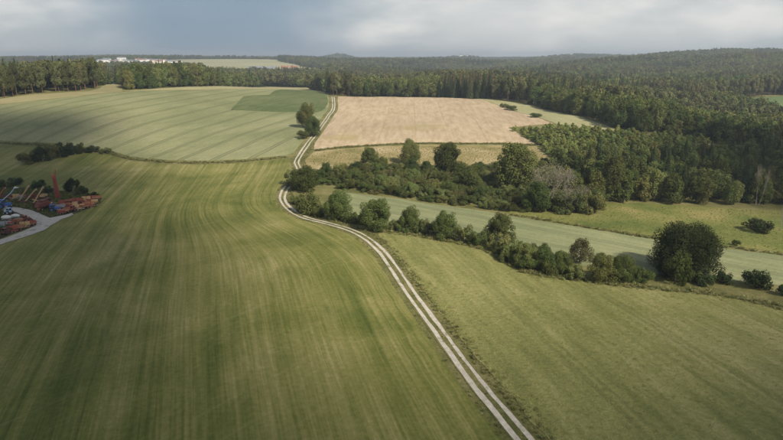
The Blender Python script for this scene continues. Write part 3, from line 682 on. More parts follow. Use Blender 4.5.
# ---- dark hedge above the yard
for k, (u, v, w, h) in enumerate([(24, 165, 20, 12), (38, 163, 22, 14), (50, 160, 20, 15), (62, 158, 20, 14), (74, 155, 18, 11), (90, 153.5, 16, 6), (104, 154, 14, 5)]):
    plant_px('dark_shrub' if k % 2 else 'shrub', u, v, w, h, 'shrub', ['leftmost dark bush of the hedge above the yard', 'second dark bush of the hedge above the yard', 'third and tallest bush of the hedge above the yard',
             'fourth bush of the hedge above the yard', 'fifth bush of the hedge above the yard, shrinking to the right', 'low bush at the thin end of the hedge above the yard', 'last low bush of the hedge above the yard, on the field edge'][k], 'shrub', 'hedge above the machinery yard')
for k, (u, v, w, h) in enumerate([(70, 193, 16, 13), (80, 196, 14, 9), (12, 187, 18, 8), (36, 189, 16, 8), (-8, 190, 20, 10), (92, 199, 12, 6), (3, 234, 14, 8), (47, 194, 12, 7)]):
    plant_px('dark_shrub', u, v, w, h, 'shrub', ['dark bush just right of the red mast', 'dark bush behind the row of red implements', 'dark bush behind the blue machine', 'dark bush behind the tan conveyors',
             'dark bush at the left picture edge behind the yard', 'small dark bush at the end of the red implement row', 'dark bush at the lower left of the yard', 'small dark bush left of the red mast'][k], 'shrub', 'dark bushes around the machinery yard')

# ---- thicket of shrubs on the valley side
def scatter(poly, spacing, jitter=.42):
    P = np.array(poly); lo, hi = P.min(0), P.max(0)
    gx, gy = np.meshgrid(np.arange(lo[0], hi[0], spacing), np.arange(lo[1], hi[1], spacing)); gx = gx + (np.arange(gx.shape[0])[:, None] % 2) * spacing * .5
    x = gx.ravel() + rng.uniform(-jitter, jitter, gx.size) * spacing; y = gy.ravel() + rng.uniform(-jitter, jitter, gy.size) * spacing
    k = inside(P, x, y); return x[k], y[k]
THICK = GP([(316, 176), (340, 171), (365, 168), (420, 169), (470, 171), (500, 170), (545, 168), (556, 178), (566, 195), (604, 208), (598, 213), (560, 212.5), (506, 212), (470, 206), (430, 201.5), (392, 195.5), (350, 190), (320, 184)])
x, y = scatter(THICK, 3.9); o = np.argsort(y); x, y = x[o], y[o]; SCRUB = []
for i in range(len(x)):
    d = pdist([THICK[k] for k in range(len(THICK))], x[i:i + 1], y[i:i + 1])[0]
    q = random.random(); kind = 'shrub' if q < .84 else ('olive_shrub' if q < .94 else 'rust_shrub')
    hh = random.uniform(2.4, 5.0) * (.7 if d < 5 else 1); ww = random.uniform(4.6, 7.6)
    lab = {'shrub': 'green shrub in the thick scrub above the oats', 'olive_shrub': 'pale olive shrub in the thick scrub above the oats', 'rust_shrub': 'brownish shrub in the thick scrub above the oats'}[kind]
    if i >= 150: SCRUB.append((x[i], y[i], hh / 3.2, ww / 4.5)); continue
    u_ = 391.5 + x[i] / y[i] * 620
    lab += ', ' + ('along its foot' if d < 6 else 'within it') + (', left end' if u_ < 400 else (', middle' if u_ < 500 else ', right end'))
    plant(kind, x[i], y[i], hh, ww, 'shrub', lab, 'shrub', 'scrub thicket above the oats')

tx, ty = scatter(THICK, 13.0)
for a, b in zip(tx, ty):
    u_ = 391.5 + a / b * 620
    plant('broadleaf', a, b, random.uniform(4.5, 7.5), random.uniform(5.5, 8.0), 'broadleaf_tree', 'small rounded tree rising out of the scrub thicket, ' + ('left end' if u_ < 400 else ('middle' if u_ < 500 else 'right end')), 'tree', 'small trees in the scrub thicket')
# ---- plantation of young trees right of the wheat
x, y = scatter(PLANT, 3.5); o = np.argsort(y); x, y = x[o], y[o]; k0 = 0
SAP_REST = []
for i in range(len(x)):
    if k0 < 300: plant('sapling', x[i], y[i], random.uniform(2.6, 4.8), random.uniform(3.0, 4.4), 'young_tree', 'young bright green tree in the dense plantation right of the wheat', 'tree', 'young plantation right of the wheat'); k0 += 1
    else: SAP_REST.append((x[i], y[i]))

# ------------------------------------------------------------------ woods
def frustum(x, y, m=60): return (np.abs(x) < y * .70 + m)
def far_mask(x, y):
    u = 391.5 + x / np.maximum(y, 1) * 620
    ok = frustum(x, y)
    ok &= y > np.interp(u, [334, 335, 500, 530, 580, 622, 660], [405, 540, 545, 492, 414, 358, 338])
    ok &= ~((u < 345) & (u > 325) & (y < 575))
    ok &= ~((u > 600) & (y < 345) & (u < 660))
    for P in OPEN:
        near = pdist(P, x, y)
        ok &= ~inside(P, x, y) & (near > np.where(y < 900, 2.5, 4))
    ok &= (pdist(TRACK, x, y, False) > 4.5)
    return ok
def jgrid(y0, y1, sp, wmax):
    gx, gy = np.meshgrid(np.arange(-wmax, wmax, sp), np.arange(y0, y1, sp)); n = gx.size
    return gx.ravel() + rng.uniform(-.45, .45, n) * sp, gy.ravel() + rng.uniform(-.45, .45, n) * sp
def val_noise(x, y, s, seed):
    g = np.random.default_rng(seed); T = g.random((64, 64)); a, b = x / s, y / s; i, j = np.floor(a).astype(int), np.floor(b).astype(int); fa, fb = a - i, b - j
    fa = fa * fa * (3 - 2 * fa); fb = fb * fb * (3 - 2 * fb); t = lambda p, q: T[p % 64, q % 64]
    return (t(i, j) * (1 - fa) + t(i + 1, j) * fa) * (1 - fb) + (t(i, j + 1) * (1 - fa) + t(i + 1, j + 1) * fa) * fb
def species(x, y):
    """0 broadleaf, 1 spruce, 2 pine"""
    n = val_noise(x, y, 70, 3) * .7 + val_noise(x, y, 25, 4) * .3; u = 391.5 + x / y * 620
    n = n + np.where((u > 440) & (u < 600) & (y > 430) & (y < 1200), .12, 0) + np.where((u < 115) & (y < 640), .10, 0)
    s = np.where(n > .64, 1, 0); pn = val_noise(x, y, 55, 8)
    s = np.where((pn > .62) | ((u > 8) & (u < 116) & (y < 560) & (pn > .48)), 2, s)
    s = np.where((u > 118) & (u < 205) & (y < 640), 0, s); return s
R1 = GP([(553, 172), (575, 166), (620, 164), (660, 163), (783, 158), (900, 156), (900, 215), (783, 209.5), (700, 205.5), (640, 201.5), (606, 203), (585, 207), (566, 196)])
x, y = scatter(R1, 6.2)
wood = []                                     # (x, y, species, height, width, zone)
for a, b in zip(x, y):
    e = pdist(R1, [a], [b])[0]; s = 0 if (e < 9 or random.random() < .8) else 1
    wood.append((a, b, s, random.uniform(8.5, 14.5) * (.85 if e < 7 else 1) if s == 0 else random.uniform(13, 17), random.uniform(5.2, 9.5) if s == 0 else random.uniform(4.5, 6), 'R1'))
x, y = jgrid(330, 760, 6.6, 620); k = far_mask(x, y); k &= ~inside(R1, x, y); x, y = x[k], y[k]; sp = species(x, y)
edge = np.full(len(x), 1e9)
for P in OPEN: edge = np.minimum(edge, pdist(P, x, y))
for a, b, s, e in zip(x, y, sp, edge):
    u = 391.5 + a / b * 620
    hs = .82 if (u > 680 and 345 < b < 545) else 1.0
    if u < 205: hs *= 1.12
    hh = {0: random.uniform(13, 19), 1: random.uniform(18, 25), 2: random.uniform(18, 23)}[int(s)] * hs * (.85 if e < 9 and s == 0 else 1)
    ww = {0: random.uniform(7.5, 11.5), 1: random.uniform(5, 6.6), 2: random.uniform(5, 7)}[int(s)]
    zone = 'L' if u < 212 else ('M' if u < 335 else ('C' if u < 620 else 'D'))
    wood.append((a, b, int(s), hh, ww, zone if e < 13 else 'in'))
KN = [('broad_mid', 'broadleaf_tree', 'leafy green'), ('spruce', 'spruce_tree', 'dark pointed spruce'), ('pine', 'pine_tree', 'bare-trunked pine')]
ZL = {'R1': 'in the wood behind the yellow-green meadow', 'L': 'on the edge of the left wood above the upper grain field', 'M': 'on the wood edge behind the clover patch',
      'C': 'on the wood edge behind the wheat and barley', 'D': 'on the right-hand wood edge beyond the plantation'}
ZG = {'R1': 'trees of the right wood', 'L': 'edge trees of the left wood', 'M': 'edge trees behind the clover patch', 'C': 'edge trees behind the wheat', 'D': 'edge trees beyond the plantation'}
cand = [w for w in wood if w[5] != 'in']; cand.sort(key=lambda w: (w[5] != 'R1', math.hypot(w[0], w[1]))); cnt = [0, 0, 0]; REST = []; quota = [300, 300, 300]
r1c = 0
for w in cand:
    a, b, s, hh, ww, z = w
    if cnt[s] >= quota[s] or (z == 'R1' and s == 0 and r1c > 190): REST.append(w); continue
    cnt[s] += 1; r1c += (z == 'R1' and s == 0)
    kk, nm, ds = KN[s]
    if s == 0 and random.random() < .22: kk, ds = 'beech', 'lighter green'
    plant(kk, a, b, hh, ww, nm, (ds + (' tree ' if s == 0 else ' ') + ZL[z] + ((', front rows' if pdist(R1, [a], [b])[0] < 12 else ', deeper in') + (', left half' if 391.5 + a / b * 620 < 690 else ', right half') if z == 'R1' else '')), 'tree', ZG[z])
REST += [w for w in wood if w[5] == 'in']

# ---- the far and inner woods: masses of trees, as instanced stuff
def far_proto():
    L = []
    for s in (71, 72, 73): L.append(broadleaf(14, 10, 560, 1.45, M['leaf'], 16, .02, s))
    for s in (74, 75): L.append(spruce(18, 6.5, 460, 1.9, M['needle'], s))
    for s in (76, 77): L.append(broadleaf(18, 6.5, 360, 1.4, M['pine_needle'], 12, .34, s))
    for s in (78, 79): L.append(broadleaf(14, 10, 560, 1.45, M['beech'], 16, .02, s))
    L.append(spruce(18, 6.5, 460, 1.9, M['larch'], 80))
    return L
def instancer(name, pts, rots, scales, idx, meshes, label):
    c = bpy.data.collections.new(name + '_sources')
    for i, me in enumerate(meshes): c.objects.link(bpy.data.objects.new('%s_source_%02d' % (name, i), me))
    me = bpy.data.meshes.new(name); me.vertices.add(len(pts)); me.vertices.foreach_set('co', np.asarray(pts, np.float32).ravel())
    for nm, ty, key, val in (('rot', 'FLOAT', 'value', rots), ('scl', 'FLOAT_VECTOR', 'vector', scales)):
        a = me.attributes.new(nm, ty, 'POINT'); a.data.foreach_set(key, np.asarray(val, np.float32).ravel())
    a = me.attributes.new('idx', 'INT', 'POINT'); a.data.foreach_set('value', np.asarray(idx, np.int32))
    o = tag(obj(name, me), label, kind='stuff')
    ng = bpy.data.node_groups.new(name, 'GeometryNodeTree'); ng.interface.new_socket('Geometry', in_out='INPUT', socket_type='NodeSocketGeometry'); ng.interface.new_socket('Geometry', in_out='OUTPUT', socket_type='NodeSocketGeometry')
    N, L = ng.nodes, ng.links; gi = N.new('NodeGroupInput'); go = N.new('NodeGroupOutput'); ip = N.new('GeometryNodeInstanceOnPoints'); ci = N.new('GeometryNodeCollectionInfo')
    ci.inputs['Collection'].default_value = c; ci.inputs['Separate Children'].default_value = True; ci.inputs['Reset Children'].default_value = True
    def at(nm, ty): n = N.new('GeometryNodeInputNamedAttribute'); n.data_type = ty; n.inputs['Name'].default_value = nm; return n.outputs[0]
    cx = N.new('ShaderNodeCombineXYZ'); L.new(at('rot', 'FLOAT'), cx.inputs[2]); er = N.new('FunctionNodeEulerToRotation'); L.new(cx.outputs[0], er.inputs[0])
    ip.inputs['Pick Instance'].default_value = True
    m2p = N.new('GeometryNodeMeshToPoints'); L.new(gi.outputs[0], m2p.inputs[0]); L.new(m2p.outputs[0], ip.inputs['Points'])
    L.new(ci.outputs[0], ip.inputs['Instance']); L.new(at('idx', 'INT'), ip.inputs['Instance Index']); L.new(er.outputs[0], ip.inputs['Rotation']); L.new(at('scl', 'FLOAT_VECTOR'), ip.inputs['Scale'])
    L.new(ip.outputs[0], go.inputs[0]); md = o.modifiers.new('scatter', 'NODES'); md.node_group = ng; return o
FP = far_proto()
NOM = [(14, 10)] * 3 + [(18, 6.5)] * 4 + [(14, 10)] * 2 + [(18, 6.5)]
def wood_stuff(name, W, label):
    W = list(W); n = len(W); x = np.array([w[0] for w in W]); y = np.array([w[1] for w in W]); idx = []; sc = []
    for w in W:
        t1 = val_noise(np.array([w[0]]), np.array([w[1]]), 90 if w[1] < 1500 else 200, 17)[0]; t2 = val_noise(np.array([w[0]]), np.array([w[1]]), 120, 19)[0] + random.uniform(-.12, .12)
        i = {0: random.randrange(3) if t1 + random.uniform(-.15, .15) < .55 else 7 + random.randrange(2), 1: 3 + random.randrange(2) if t2 < .62 else 9, 2: 5 + random.randrange(2)}[w[2]]; idx.append(i); sc.append((w[4] / NOM[i][1], w[4] / NOM[i][1], w[3] / NOM[i][0]))
    return instancer(name, np.column_stack([x, y, H(x, y) - .2]), rng.uniform(0, 6.28, n), sc, idx, FP, label)
wood_stuff('woodland', REST, 'mass of tree crowns filling the woods behind the front rows')
def far_wood(y0, y1, sp, scl, wmax):
    x, y = jgrid(y0, y1, sp, wmax); k = far_mask(x, y); x, y = x[k], y[k]; s = species(x, y); out = []
    for a, b, q in zip(x, y, s):
        hh = {0: random.uniform(12, 19), 1: random.uniform(16, 23), 2: random.uniform(16, 21)}[int(q)]; ww = {0: random.uniform(9, 12), 1: random.uniform(6, 8), 2: random.uniform(6, 8)}[int(q)] * scl
        out.append((a, b, int(q), hh, ww))
    return out
wood_stuff('far_woodland', far_wood(760, 1500, 9.0, 1.25, 1120) + far_wood(1500, 2600, 14.0, 1.6, 1900), 'continuous forest rolling over the hills behind the fields')
wood_stuff('horizon_woodland', far_wood(2600, 5200, 27.0, 2.6, 3700), 'thin blue-green forest line along the horizon')
SB = np.array(SCRUB)
instancer('scrub', np.column_stack([SB[:, :2], H(SB[:, 0], SB[:, 1])]), rng.uniform(0, 6.28, len(SB)), SB[:, [3, 3, 2]], rng.choice([0, 1, 2, 3, 0, 1, 2, 3, 4, 5], len(SB)), [p[0] for p in PROTO['shrub'] + PROTO['olive_shrub'] + PROTO['rust_shrub']], 'scrub filling the back of the thicket below the fallow slope')
if SAP_REST:
    sx = np.array(SAP_REST); n = len(sx)
    instancer('plantation_mass', np.column_stack([sx, H(sx[:, 0], sx[:, 1])]), rng.uniform(0, 6.28, n), np.column_stack([rng.uniform(.8, 1.2, n)] * 2 + [rng.uniform(.6, 1.1, n)]), rng.integers(0, 3, n), [p[0] for p in PROTO['sapling']], 'young trees filling the back of the plantation')
#print('counts', cnt, len(REST), len(SAP_REST), len(x))

# ------------------------------------------------------------------ tall grass, crop edges (uncountable)
def tuft(seed, n, h, r, w, material, lean=.4):
    g = np.random.default_rng(seed); az = g.uniform(0, 6.28, n); rad = r * np.sqrt(g.random(n)); hh = h * g.uniform(.55, 1.1, n); c = np.stack([np.cos(az) * rad, np.sin(az) * rad, hh * .5], 1)
    up = np.stack([g.normal(size=n) * lean, g.normal(size=n) * lean, np.ones(n)], 1); up /= np.linalg.norm(up, axis=1)[:, None]
    nr = np.stack([g.normal(size=n), g.normal(size=n), np.full(n, 1.4)], 1)
    return leaves_mesh('tuft', c, nr, hh, g.random(n), material, w, up)
TUFT = [tuft(s, 22, .7, .38, .16, M['grass_blade']) for s in (81, 82, 83)]
CROP = [tuft(s, 26, .34, .45, .24, M['crop_blade'], .9) for s in (84, 85, 86)]
def strip_pts(line, lo, hi, dens):
    L = np.asarray(line); seg = np.linalg.norm(np.diff(L, axis=0), axis=1); n = int(seg.sum() * (hi - lo) * dens)
    cum = np.concatenate([[0], np.cumsum(seg)]); t = rng.uniform(0, cum[-1], n); o = rng.uniform(lo, hi, n); i = np.clip(np.searchsorted(cum, t) - 1, 0, len(seg) - 1)
    f = (t - cum[i]) / seg[i]; T = (L[i + 1] - L[i]) / seg[i][:, None]; p = L[i] + (L[i + 1] - L[i]) * f[:, None]
    return p + np.stack([T[:, 1], -T[:, 0]], 1) * o[:, None]
def tuft_stuff(name, pts, dz, smin, smax, protos, label):
    n = len(pts); s = rng.uniform(smin, smax, n)
    instancer(name, np.column_stack([pts, H(pts[:, 0], pts[:, 1]) + dz]), rng.uniform(0, 6.28, n), np.column_stack([s * 1.1, s * 1.1, s * rng.uniform(.7, 1.2, n)]), rng.integers(0, len(protos), n), protos, label)
near = TRACK[(TRACK[:, 1] > 30) & (TRACK[:, 1] < 330)]
v1 = strip_pts(near, 1.9, 4.2, 2.0); v2 = strip_pts(near, -3.1, -2.0, .45); v3 = strip_pts(near, -.40, .40, 1.5)
tuft_stuff('verge_grass', np.vstack([v1, v2]), -.02, .3, .95, TUFT, 'tall rough grass along both verges of the track')
tuft_stuff('median_grass', v3, .05, .2, .45, TUFT, 'short grass growing between the wheel ruts')
lines = [(smooth(GP([(0, 143), (50, 146), (85, 149.5), (112, 153.5), (130, 158.8), (165, 162.2), (200, 163), (240, 161.5), (287, 157.2)]), 3), 3.0),
         (smooth(GP([(315, 151), (350, 147), (400, 144.3), (450, 143.8), (500, 144), (535, 145)]), 3), 3.0),
         (smooth(GP([(510, 214.8), (575, 225.2), (630, 234.8), (660, 239), (783, 254.5)]), 3), 2.0),
         (smooth(GP([(385, 232.5), (425, 237), (460, 243.5), (486, 249.5), (512, 265), (528, 273), (570, 279), (620, 285.5), (677, 290.5), (734, 297), (783, 309)]), 3), 3.5)]
tuft_stuff('field_margin_grass', np.vstack([strip_pts(l, -w / 2, w / 2, 1.6) for l, w in lines]), .05, .7, 1.5, TUFT, 'uneven long grass on the field margins')
wx, wy = scatter(GP([(-20, 240), (0, 236), (30, 222), (60, 215), (100, 203), (96, 197), (60, 192), (0, 188), (-20, 188)]), .8)
fx, fy = scatter(GP([(512, 215), (600, 215.5), (607, 205), (699, 208.5), (800, 213), (800, 254), (660, 237), (575, 223.5)]), 1.25); tuft_stuff('meadow_tussocks', np.column_stack([fx, fy]), .02, .3, .65, TUFT, 'tussocky grass of the yellow-green meadow')
fx, fy = scatter(GP([(306, 161), (314, 153), (400, 146.5), (535, 147), (546, 157), (505, 167), (420, 168), (325, 171)]), 1.5); tuft_stuff('fallow_tussocks', np.column_stack([fx, fy]), .05, .35, .8, TUFT, 'dry tussocks on the fallow slope')
WEED = [tuft(s, 20, .9, .5, .3, M['shrub']) for s in (87, 88)]
YP = GP([(-40, 251), (0, 240.5), (24, 231.5), (35, 226.5), (37, 222.5), (30, 218), (18, 213.5), (8, 210.3), (-30, 210), (-30, 206.5), (12, 207), (32, 211), (44, 216), (50, 218.5), (60, 216.6), (72, 213.6), (74, 215.4), (61, 220), (51, 226), (44, 231), (25, 237.5), (0, 245.5), (-40, 256)])
kk = ~inside(YP, wx, wy) & (pdist(YP, wx, wy) > .5); tuft_stuff('yard_weeds', np.column_stack([wx[kk], wy[kk]]), .1, .4, 1.0, WEED, 'dark weeds grown up between the machines')
x, y = jgrid(40, 180, .95, 150); k = inside(G_poly, x, y) & (np.abs(x) < y * .72 + 14); x, y = x[k], y[k]
tuft_stuff('grain_ears', np.column_stack([x, y]),  .10, .5, 1.0, CROP, 'standing grain at the surface of the near field')

# ------------------------------------------------------------------ farm machinery yard
def bm_boxes(boxes):
    bm = bmesh.new()
    for c, s, *r in boxes:
        mtx = Matrix.Translation(c)
        if r: mtx = mtx @ Matrix.Rotation(r[0][0], 4, r[0][1])
        g = bmesh.ops.create_cube(bm, size=1.0, matrix=mtx @ Matrix.Diagonal((*s, 1)))
        bmesh.ops.bevel(bm, geom=list({e for v in g['verts'] for e in v.link_edges}), offset=min(s) * .12, segments=1, affect='EDGES')
    return bm
def part(root, name, material, boxes=None, tubes=None):
    bm = bm_boxes(boxes or [])
    for p0, p1, r in tubes or []:
        V, F = [], []; tube(V, F, p0, p1, r, r, 6); vs = [bm.verts.new(v) for v in V]
        for f in F: bm.faces.new([vs[i] for i in f])
        bm.faces.new(vs[:6][::-1]); bm.faces.new(vs[6:])
    me = bpy.data.meshes.new(name); bm.to_mesh(me); bm.free(); me.materials.append(M[material]); return obj(name, me, root)
def wheel(root, x, y, r, w, rim='grey_steel'):
    def cyl(rad, wid, m, nm, par):
        bm = bmesh.new(); bmesh.ops.create_cone(bm, cap_ends=True, segments=16, radius1=rad, radius2=rad, depth=wid, matrix=Matrix.Translation((x, y, r)) @ Matrix.Rotation(R(90), 4, 'X'))
        bmesh.ops.bevel(bm, geom=bm.edges[:], offset=wid * .15, segments=1, affect='EDGES')
        me = bpy.data.meshes.new(nm); bm.to_mesh(me); bm.free(); me.materials.append(M[m]); return obj(nm, me, par)
    t = cyl(r, w, 'tyre', 'wheel', root); cyl(r * .55, w * 1.12, rim, 'rim', t)
def place(name, label, cat, u, v, rz, group='old machines standing in the yard'):
    x, y = G(u, v); return thing(name, label, cat, (x, y, h1(x, y) + .16), rz, group)
def wagon(label, u, v, rz, l, w, h, body, frame='dark_red', slats=True):
    o = place('farm_wagon', label, 'wagon', u, v, rz)
    part(o, 'bed', 'old_wood', [((0, 0, .95), (l, w, .14))])
    part(o, 'chassis', frame, [((0, w * .25, .78), (l * .95, .12, .2)), ((0, -w * .25, .78), (l * .95, .12, .2))])
    for s in (-1, 1):
        for i in range(3 if slats else 1): part(o, 'side_board', body, [((0, s * w * .5, 1.05 + (i + .5) * h / (3 if slats else 1)), (l, .07, h / (3 if slats else 1) * .82))])
        part(o, 'end_board', body, [((s * l * .5, 0, 1.02 + h * .45), (.07, w, h * .85))])
    for k in range(4): part(o, 'stake', frame, [((-l * .4 + k * l * .267, w * .5 + .07, 1.0 + h * .5), (.09, .07, h * 1.15))])
    part(o, 'drawbar', frame, None, [((l * .5, 0, .75), (l * .5 + 1.7, 0, .5), .06)])
    for sx in (-.33, .33):
        for sy in (-1, 1): wheel(o, l * sx, sy * w * .42, .48, .24, body)
    return o
def conveyor(label, u, v, rz, l, tilt, col='tan_paint'):
    o = place('conveyor', label, 'conveyor', u, v, rz); c, s = math.cos(tilt), math.sin(tilt); mid = (c * l / 2, 0, .5 + s * l / 2); rot = (-tilt, 'Y')
    part(o, 'trough', col, [(mid, (l, .75, .10), rot)]); 
    for sy in (-1, 1): part(o, 'side_rail', col, [((mid[0], sy * .42, mid[2] + .1), (l, .07, .34), rot)])
    for k in range(8): q = (k + .5) / 8 * l; part(o, 'flight', 'old_wood', [((c * q - s * .1, 0, .5 + s * q + c * .1), (.08, .68, .12), rot)])
    part(o, 'hopper', 'dark_red', [((0, 0, .62), (1.0, 1.1, .5))])
    for sy in (-1, 1):
        part(o, 'strut', 'dark_red', None, [((c * l * .30, sy * .55, .4), (c * l * .62, sy * .42, .5 + s * l * .62), .06)]); wheel(o, c * l * .30, sy * .62, .4, .18)
    part(o, 'axle', 'dark_red', None, [((c * l * .30, -.62, .4), (c * l * .30, .62, .4), .06)])
    part(o, 'motor', 'grey_steel', [((c * l * .97, .1, .35 + s * l * .97), (.5, .5, .4))]); return o
def mast(label, u, v, h):
    o = place('elevator_mast', label, 'mast', u, v, .35, None)
    for sx in (-1, 1):
        for sy in (-1, 1): part(o, 'leg', 'red_paint', None, [((sx * .75, sy * .75, 0), (sx * .42 - .25, sy * .42, h * .7), .11)])
    for k in range(7):
        z0, z1 = h * .1 * k, h * .1 * (k + 1); a, b = .75 - .047 * k, .75 - .047 * (k + 1); dx0, dx1 = -.036 * k, -.036 * (k + 1)
        part(o, 'lattice_brace', 'red_paint', None, [((-a + dx0, -a, z0), (b + dx1, -b, z1), .06), ((a + dx0, a, z0), (-b + dx1, b, z1), .06), ((-a + dx0, a, z0), (-b + dx1, -b, z1), .06), ((a + dx0, -a, z0), (b + dx1, b, z1), .06),
             ((-b + dx1, -b, z1), (b + dx1, -b, z1), .06), ((-b + dx1, b, z1), (b + dx1, b, z1), .06)])
    part(o, 'casing', 'red_paint', [((-.12, 0, h * .36), (.62, .62, h * .68))])
    part(o, 'head', 'red_paint', [((-.3, 0, h * .75), (1.5, 1.2, 1.3))])
    part(o, 'chute', 'orange_paint', [((-.95, 0, h * .84), (.5, .6, 2.0), (R(-22), 'Y'))]); part(o, 'arm', 'red_paint', [((.35, 0, h * .9), (.34, .5, 2.3), (R(12), 'Y'))])
    part(o, 'foot_plate', 'dark_red', [((0, 0, .06), (2.0, 2.0, .12))]); return o
def tractor(label, u, v, rz, col, s=1.0, arm=0):
    o = place('loader' if arm else 'tractor', label, 'loader' if arm else 'tractor', u, v, rz); o.scale = (s, s, s)
    part(o, 'bonnet', col, [((1.25, 0, 1.25), (1.7, .8, .8))]); part(o, 'chassis', 'dark_red' if col != 'blue_paint' else 'grey_steel', [((.4, 0, .85), (3.6, .55, .4))])
    cab = part(o, 'cab', col, [((-.35, 0, 1.3), (1.5, 1.3, .8)), ((-.35, 0, 2.62), (1.55, 1.4, .12))] + [((-.35 + a * .68, b * .6, 2.1), (.09, .09, 1.0)) for a in (-1, 1) for b in (-1, 1)])
    for b in (-1, 1): part(cab, 'window', 'dark_glass', [((-.35, b * .57, 2.1), (1.25, .03, .85))])
    part(cab, 'windscreen', 'dark_glass', [((.33, 0, 2.1), (.03, 1.05, .85))])
    for b in (-1, 1): wheel(o, -.55, b * .85, .85, .42, col); wheel(o, 1.7, b * .75, .5, .3, col); part(o, 'mudguard', col, [((-.55, b * .85, 1.78), (1.2, .45, .08))])
    part(o, 'exhaust', 'grey_steel', None, [((1.0, .25, 1.6), (1.0, .25, 2.6), .05)])
    if arm:
        for b in (-1, 1): part(o, 'boom', 'pale_blue', None, [((-.6, b * .5, 2.0), (2.4, b * .45, 2.0 + arm * .62), .13), ((2.4, b * .45, 2.0 + arm * .62), (3.6, b * .4, 2.0 + arm), .11)])
        part(o, 'fork', 'white_paint', [((3.7, 0, 2.0 + arm), (.5, 1.3, .3)), ((4.1, .4, 1.9 + arm), (.9, .12, .12)), ((4.1, -.4, 1.9 + arm), (.9, .12, .12))])
    return o
def combine(label, u, v, rz):
    o = place('combine_harvester', label, 'harvester', u, v, rz)
    part(o, 'body', 'dark_red', [((-.6, 0, 2.2), (4.6, 2.2, 1.7)), ((-2.6, 0, 1.9), (1.6, 1.9, 1.3), (R(14), 'Y'))]); part(o, 'grain_tank', 'dark_red', [((-.3, 0, 3.35), (2.2, 2.0, .7))])
    c = part(o, 'cab', 'dark_red', [((2.0, 0, 3.75), (1.3, 1.5, .12)), ((2.0, 0, 2.3), (1.2, 1.4, .5))] + [((2.0 + a * .55, b * .65, 3.1), (.08, .08, 1.2)) for a in (-1, 1) for b in (-1, 1)]); part(c, 'windscreen', 'dark_glass', [((2.5, 0, 3.1), (.04, 1.2, 1.0))])
    part(o, 'feeder', 'dark_red', [((2.9, 0, 1.2), (2.2, 1.1, .6), (R(24), 'Y'))]); part(o, 'header', 'orange_paint', [((4.1, 0, .6), (.5, 3.8, .9))])
    part(o, 'reel', 'tan_paint', None, [((4.5 + .5 * math.cos(k * 1.2566), -1.8, 1.1 + .5 * math.sin(k * 1.2566)), (4.5 + .5 * math.cos(k * 1.2566), 1.8, 1.1 + .5 * math.sin(k * 1.2566)), .05) for k in range(5)])
    part(o, 'unloading_pipe', 'tan_paint', None, [((-.6, 1.1, 3.2), (-3.2, 1.5, 4.3), .17)])
    for b in (-1, 1): wheel(o, 1.2, b * 1.2, .85, .5, 'tan_paint'); wheel(o, -2.2, b * .95, .5, .3, 'tan_paint')
    return o
def harrow(label, u, v, rz, l, w, col, hop=False):
    o = place('seed_drill' if hop else 'harrow', label, 'seed drill' if hop else 'harrow', u, v, rz)
    part(o, 'frame', col, [((0, s * w * .5, .7), (l, .14, .14)) for s in (-1, 0, 1)] + [((k * l * .48, 0, .7), (.14, w, .14)) for k in (-1, -.33, .33, 1)])
    for k in range(int(l / .8)): part(o, 'tine', 'grey_steel', None, [((-l * .46 + k * .8, a * w * .5, .65), (-l * .46 + k * .8, a * w * .5 - .2, .02), .045) for a in (-1, 0, 1)])
    if hop: part(o, 'hopper', col, [((0, 0, 1.25), (l * .94, .7, .75))]); part(o, 'lid', 'orange_paint', [((0, 0, 1.66), (l * .95, .78, .06))])
    else: part(o, 'raised_wing', col, [((l * .25, w * .42, 1.35), (l * .45, .12, 1.2)), ((-l * .25, w * .42, 1.35), (l * .45, .12, 1.2))])
    part(o, 'drawbar', col, None, [((0, -w * .5, .7), (0, -w * .5 - 2, .45), .07)])
    for b in (-1, 1): wheel(o, b * l * .45, -.1, .5, .22, 'orange_paint')
    return o
def tank(label, u, v, rz, s, col):
    o = place('tank_trailer', label, 'trailer', u, v, rz); o.scale = (s, s, s); bm = bmesh.new()
    bmesh.ops.create_uvsphere(bm, u_segments=16, v_segments=10, radius=1, matrix=Matrix.Translation((0, 0, 1.55)) @ Matrix.Diagonal((1.9, .85, .85, 1))); me = bpy.data.meshes.new('tank'); bm.to_mesh(me); bm.free(); me.materials.append(M[col]); t = obj('tank', me, o)
    part(t, 'hatch', 'grey_steel', None, [((0, 0, 2.3), (0, 0, 2.55), .3)]); part(o, 'chassis', 'grey_steel', [((0, 0, .7), (3.6, .8, .16))]); part(o, 'drawbar', 'grey_steel', None, [((1.8, 0, .7), (3.0, 0, .45), .06)])
    for b in (-1, 1): wheel(o, -.3, b * .7, .5, .26)
    return o
mast('tall faded red lattice mast standing in the middle of the yard', 58, 198.5, 11.0)
for k, (u, v, rz, l, t, col, lb) in enumerate([(19.5, 203, .15, 7.2, R(54), 'tan_paint', 'leftmost of the three tan conveyors slanting up in the yard'), (25.5, 203.5, .12, 6.6, R(46), 'tan_paint', 'middle one of the three tan conveyors slanting up in the yard'),
        (34, 205, .2, 7.2, R(56), 'tan_paint', 'rightmost tan conveyor, against the dark red harvester'), (-3, 202, .1, 6.2, R(52), 'orange_paint', 'orange conveyor at the left picture edge, behind the blue loader'), (38.5, 212.5, 1.95, 5.0, R(26), 'tan_paint', 'low tan conveyor pointing away in front of the dark red harvester')]):
    conveyor(lb, u, v, rz, l, t, col)
combine('dark red combine harvester behind the gravel drive', 45, 210, 1.3)
tractor('bright blue loader with its pale arms raised at the left edge', 4, 209, .35, 'blue_paint', 1.25, 4.0)
tractor('small blue tractor at the fork of the gravel drive', 54, 212, .4, 'blue_paint', .95)
tank('white tank trailer beside the small blue tractor', 49, 206.5, .9, .7, 'white_paint')
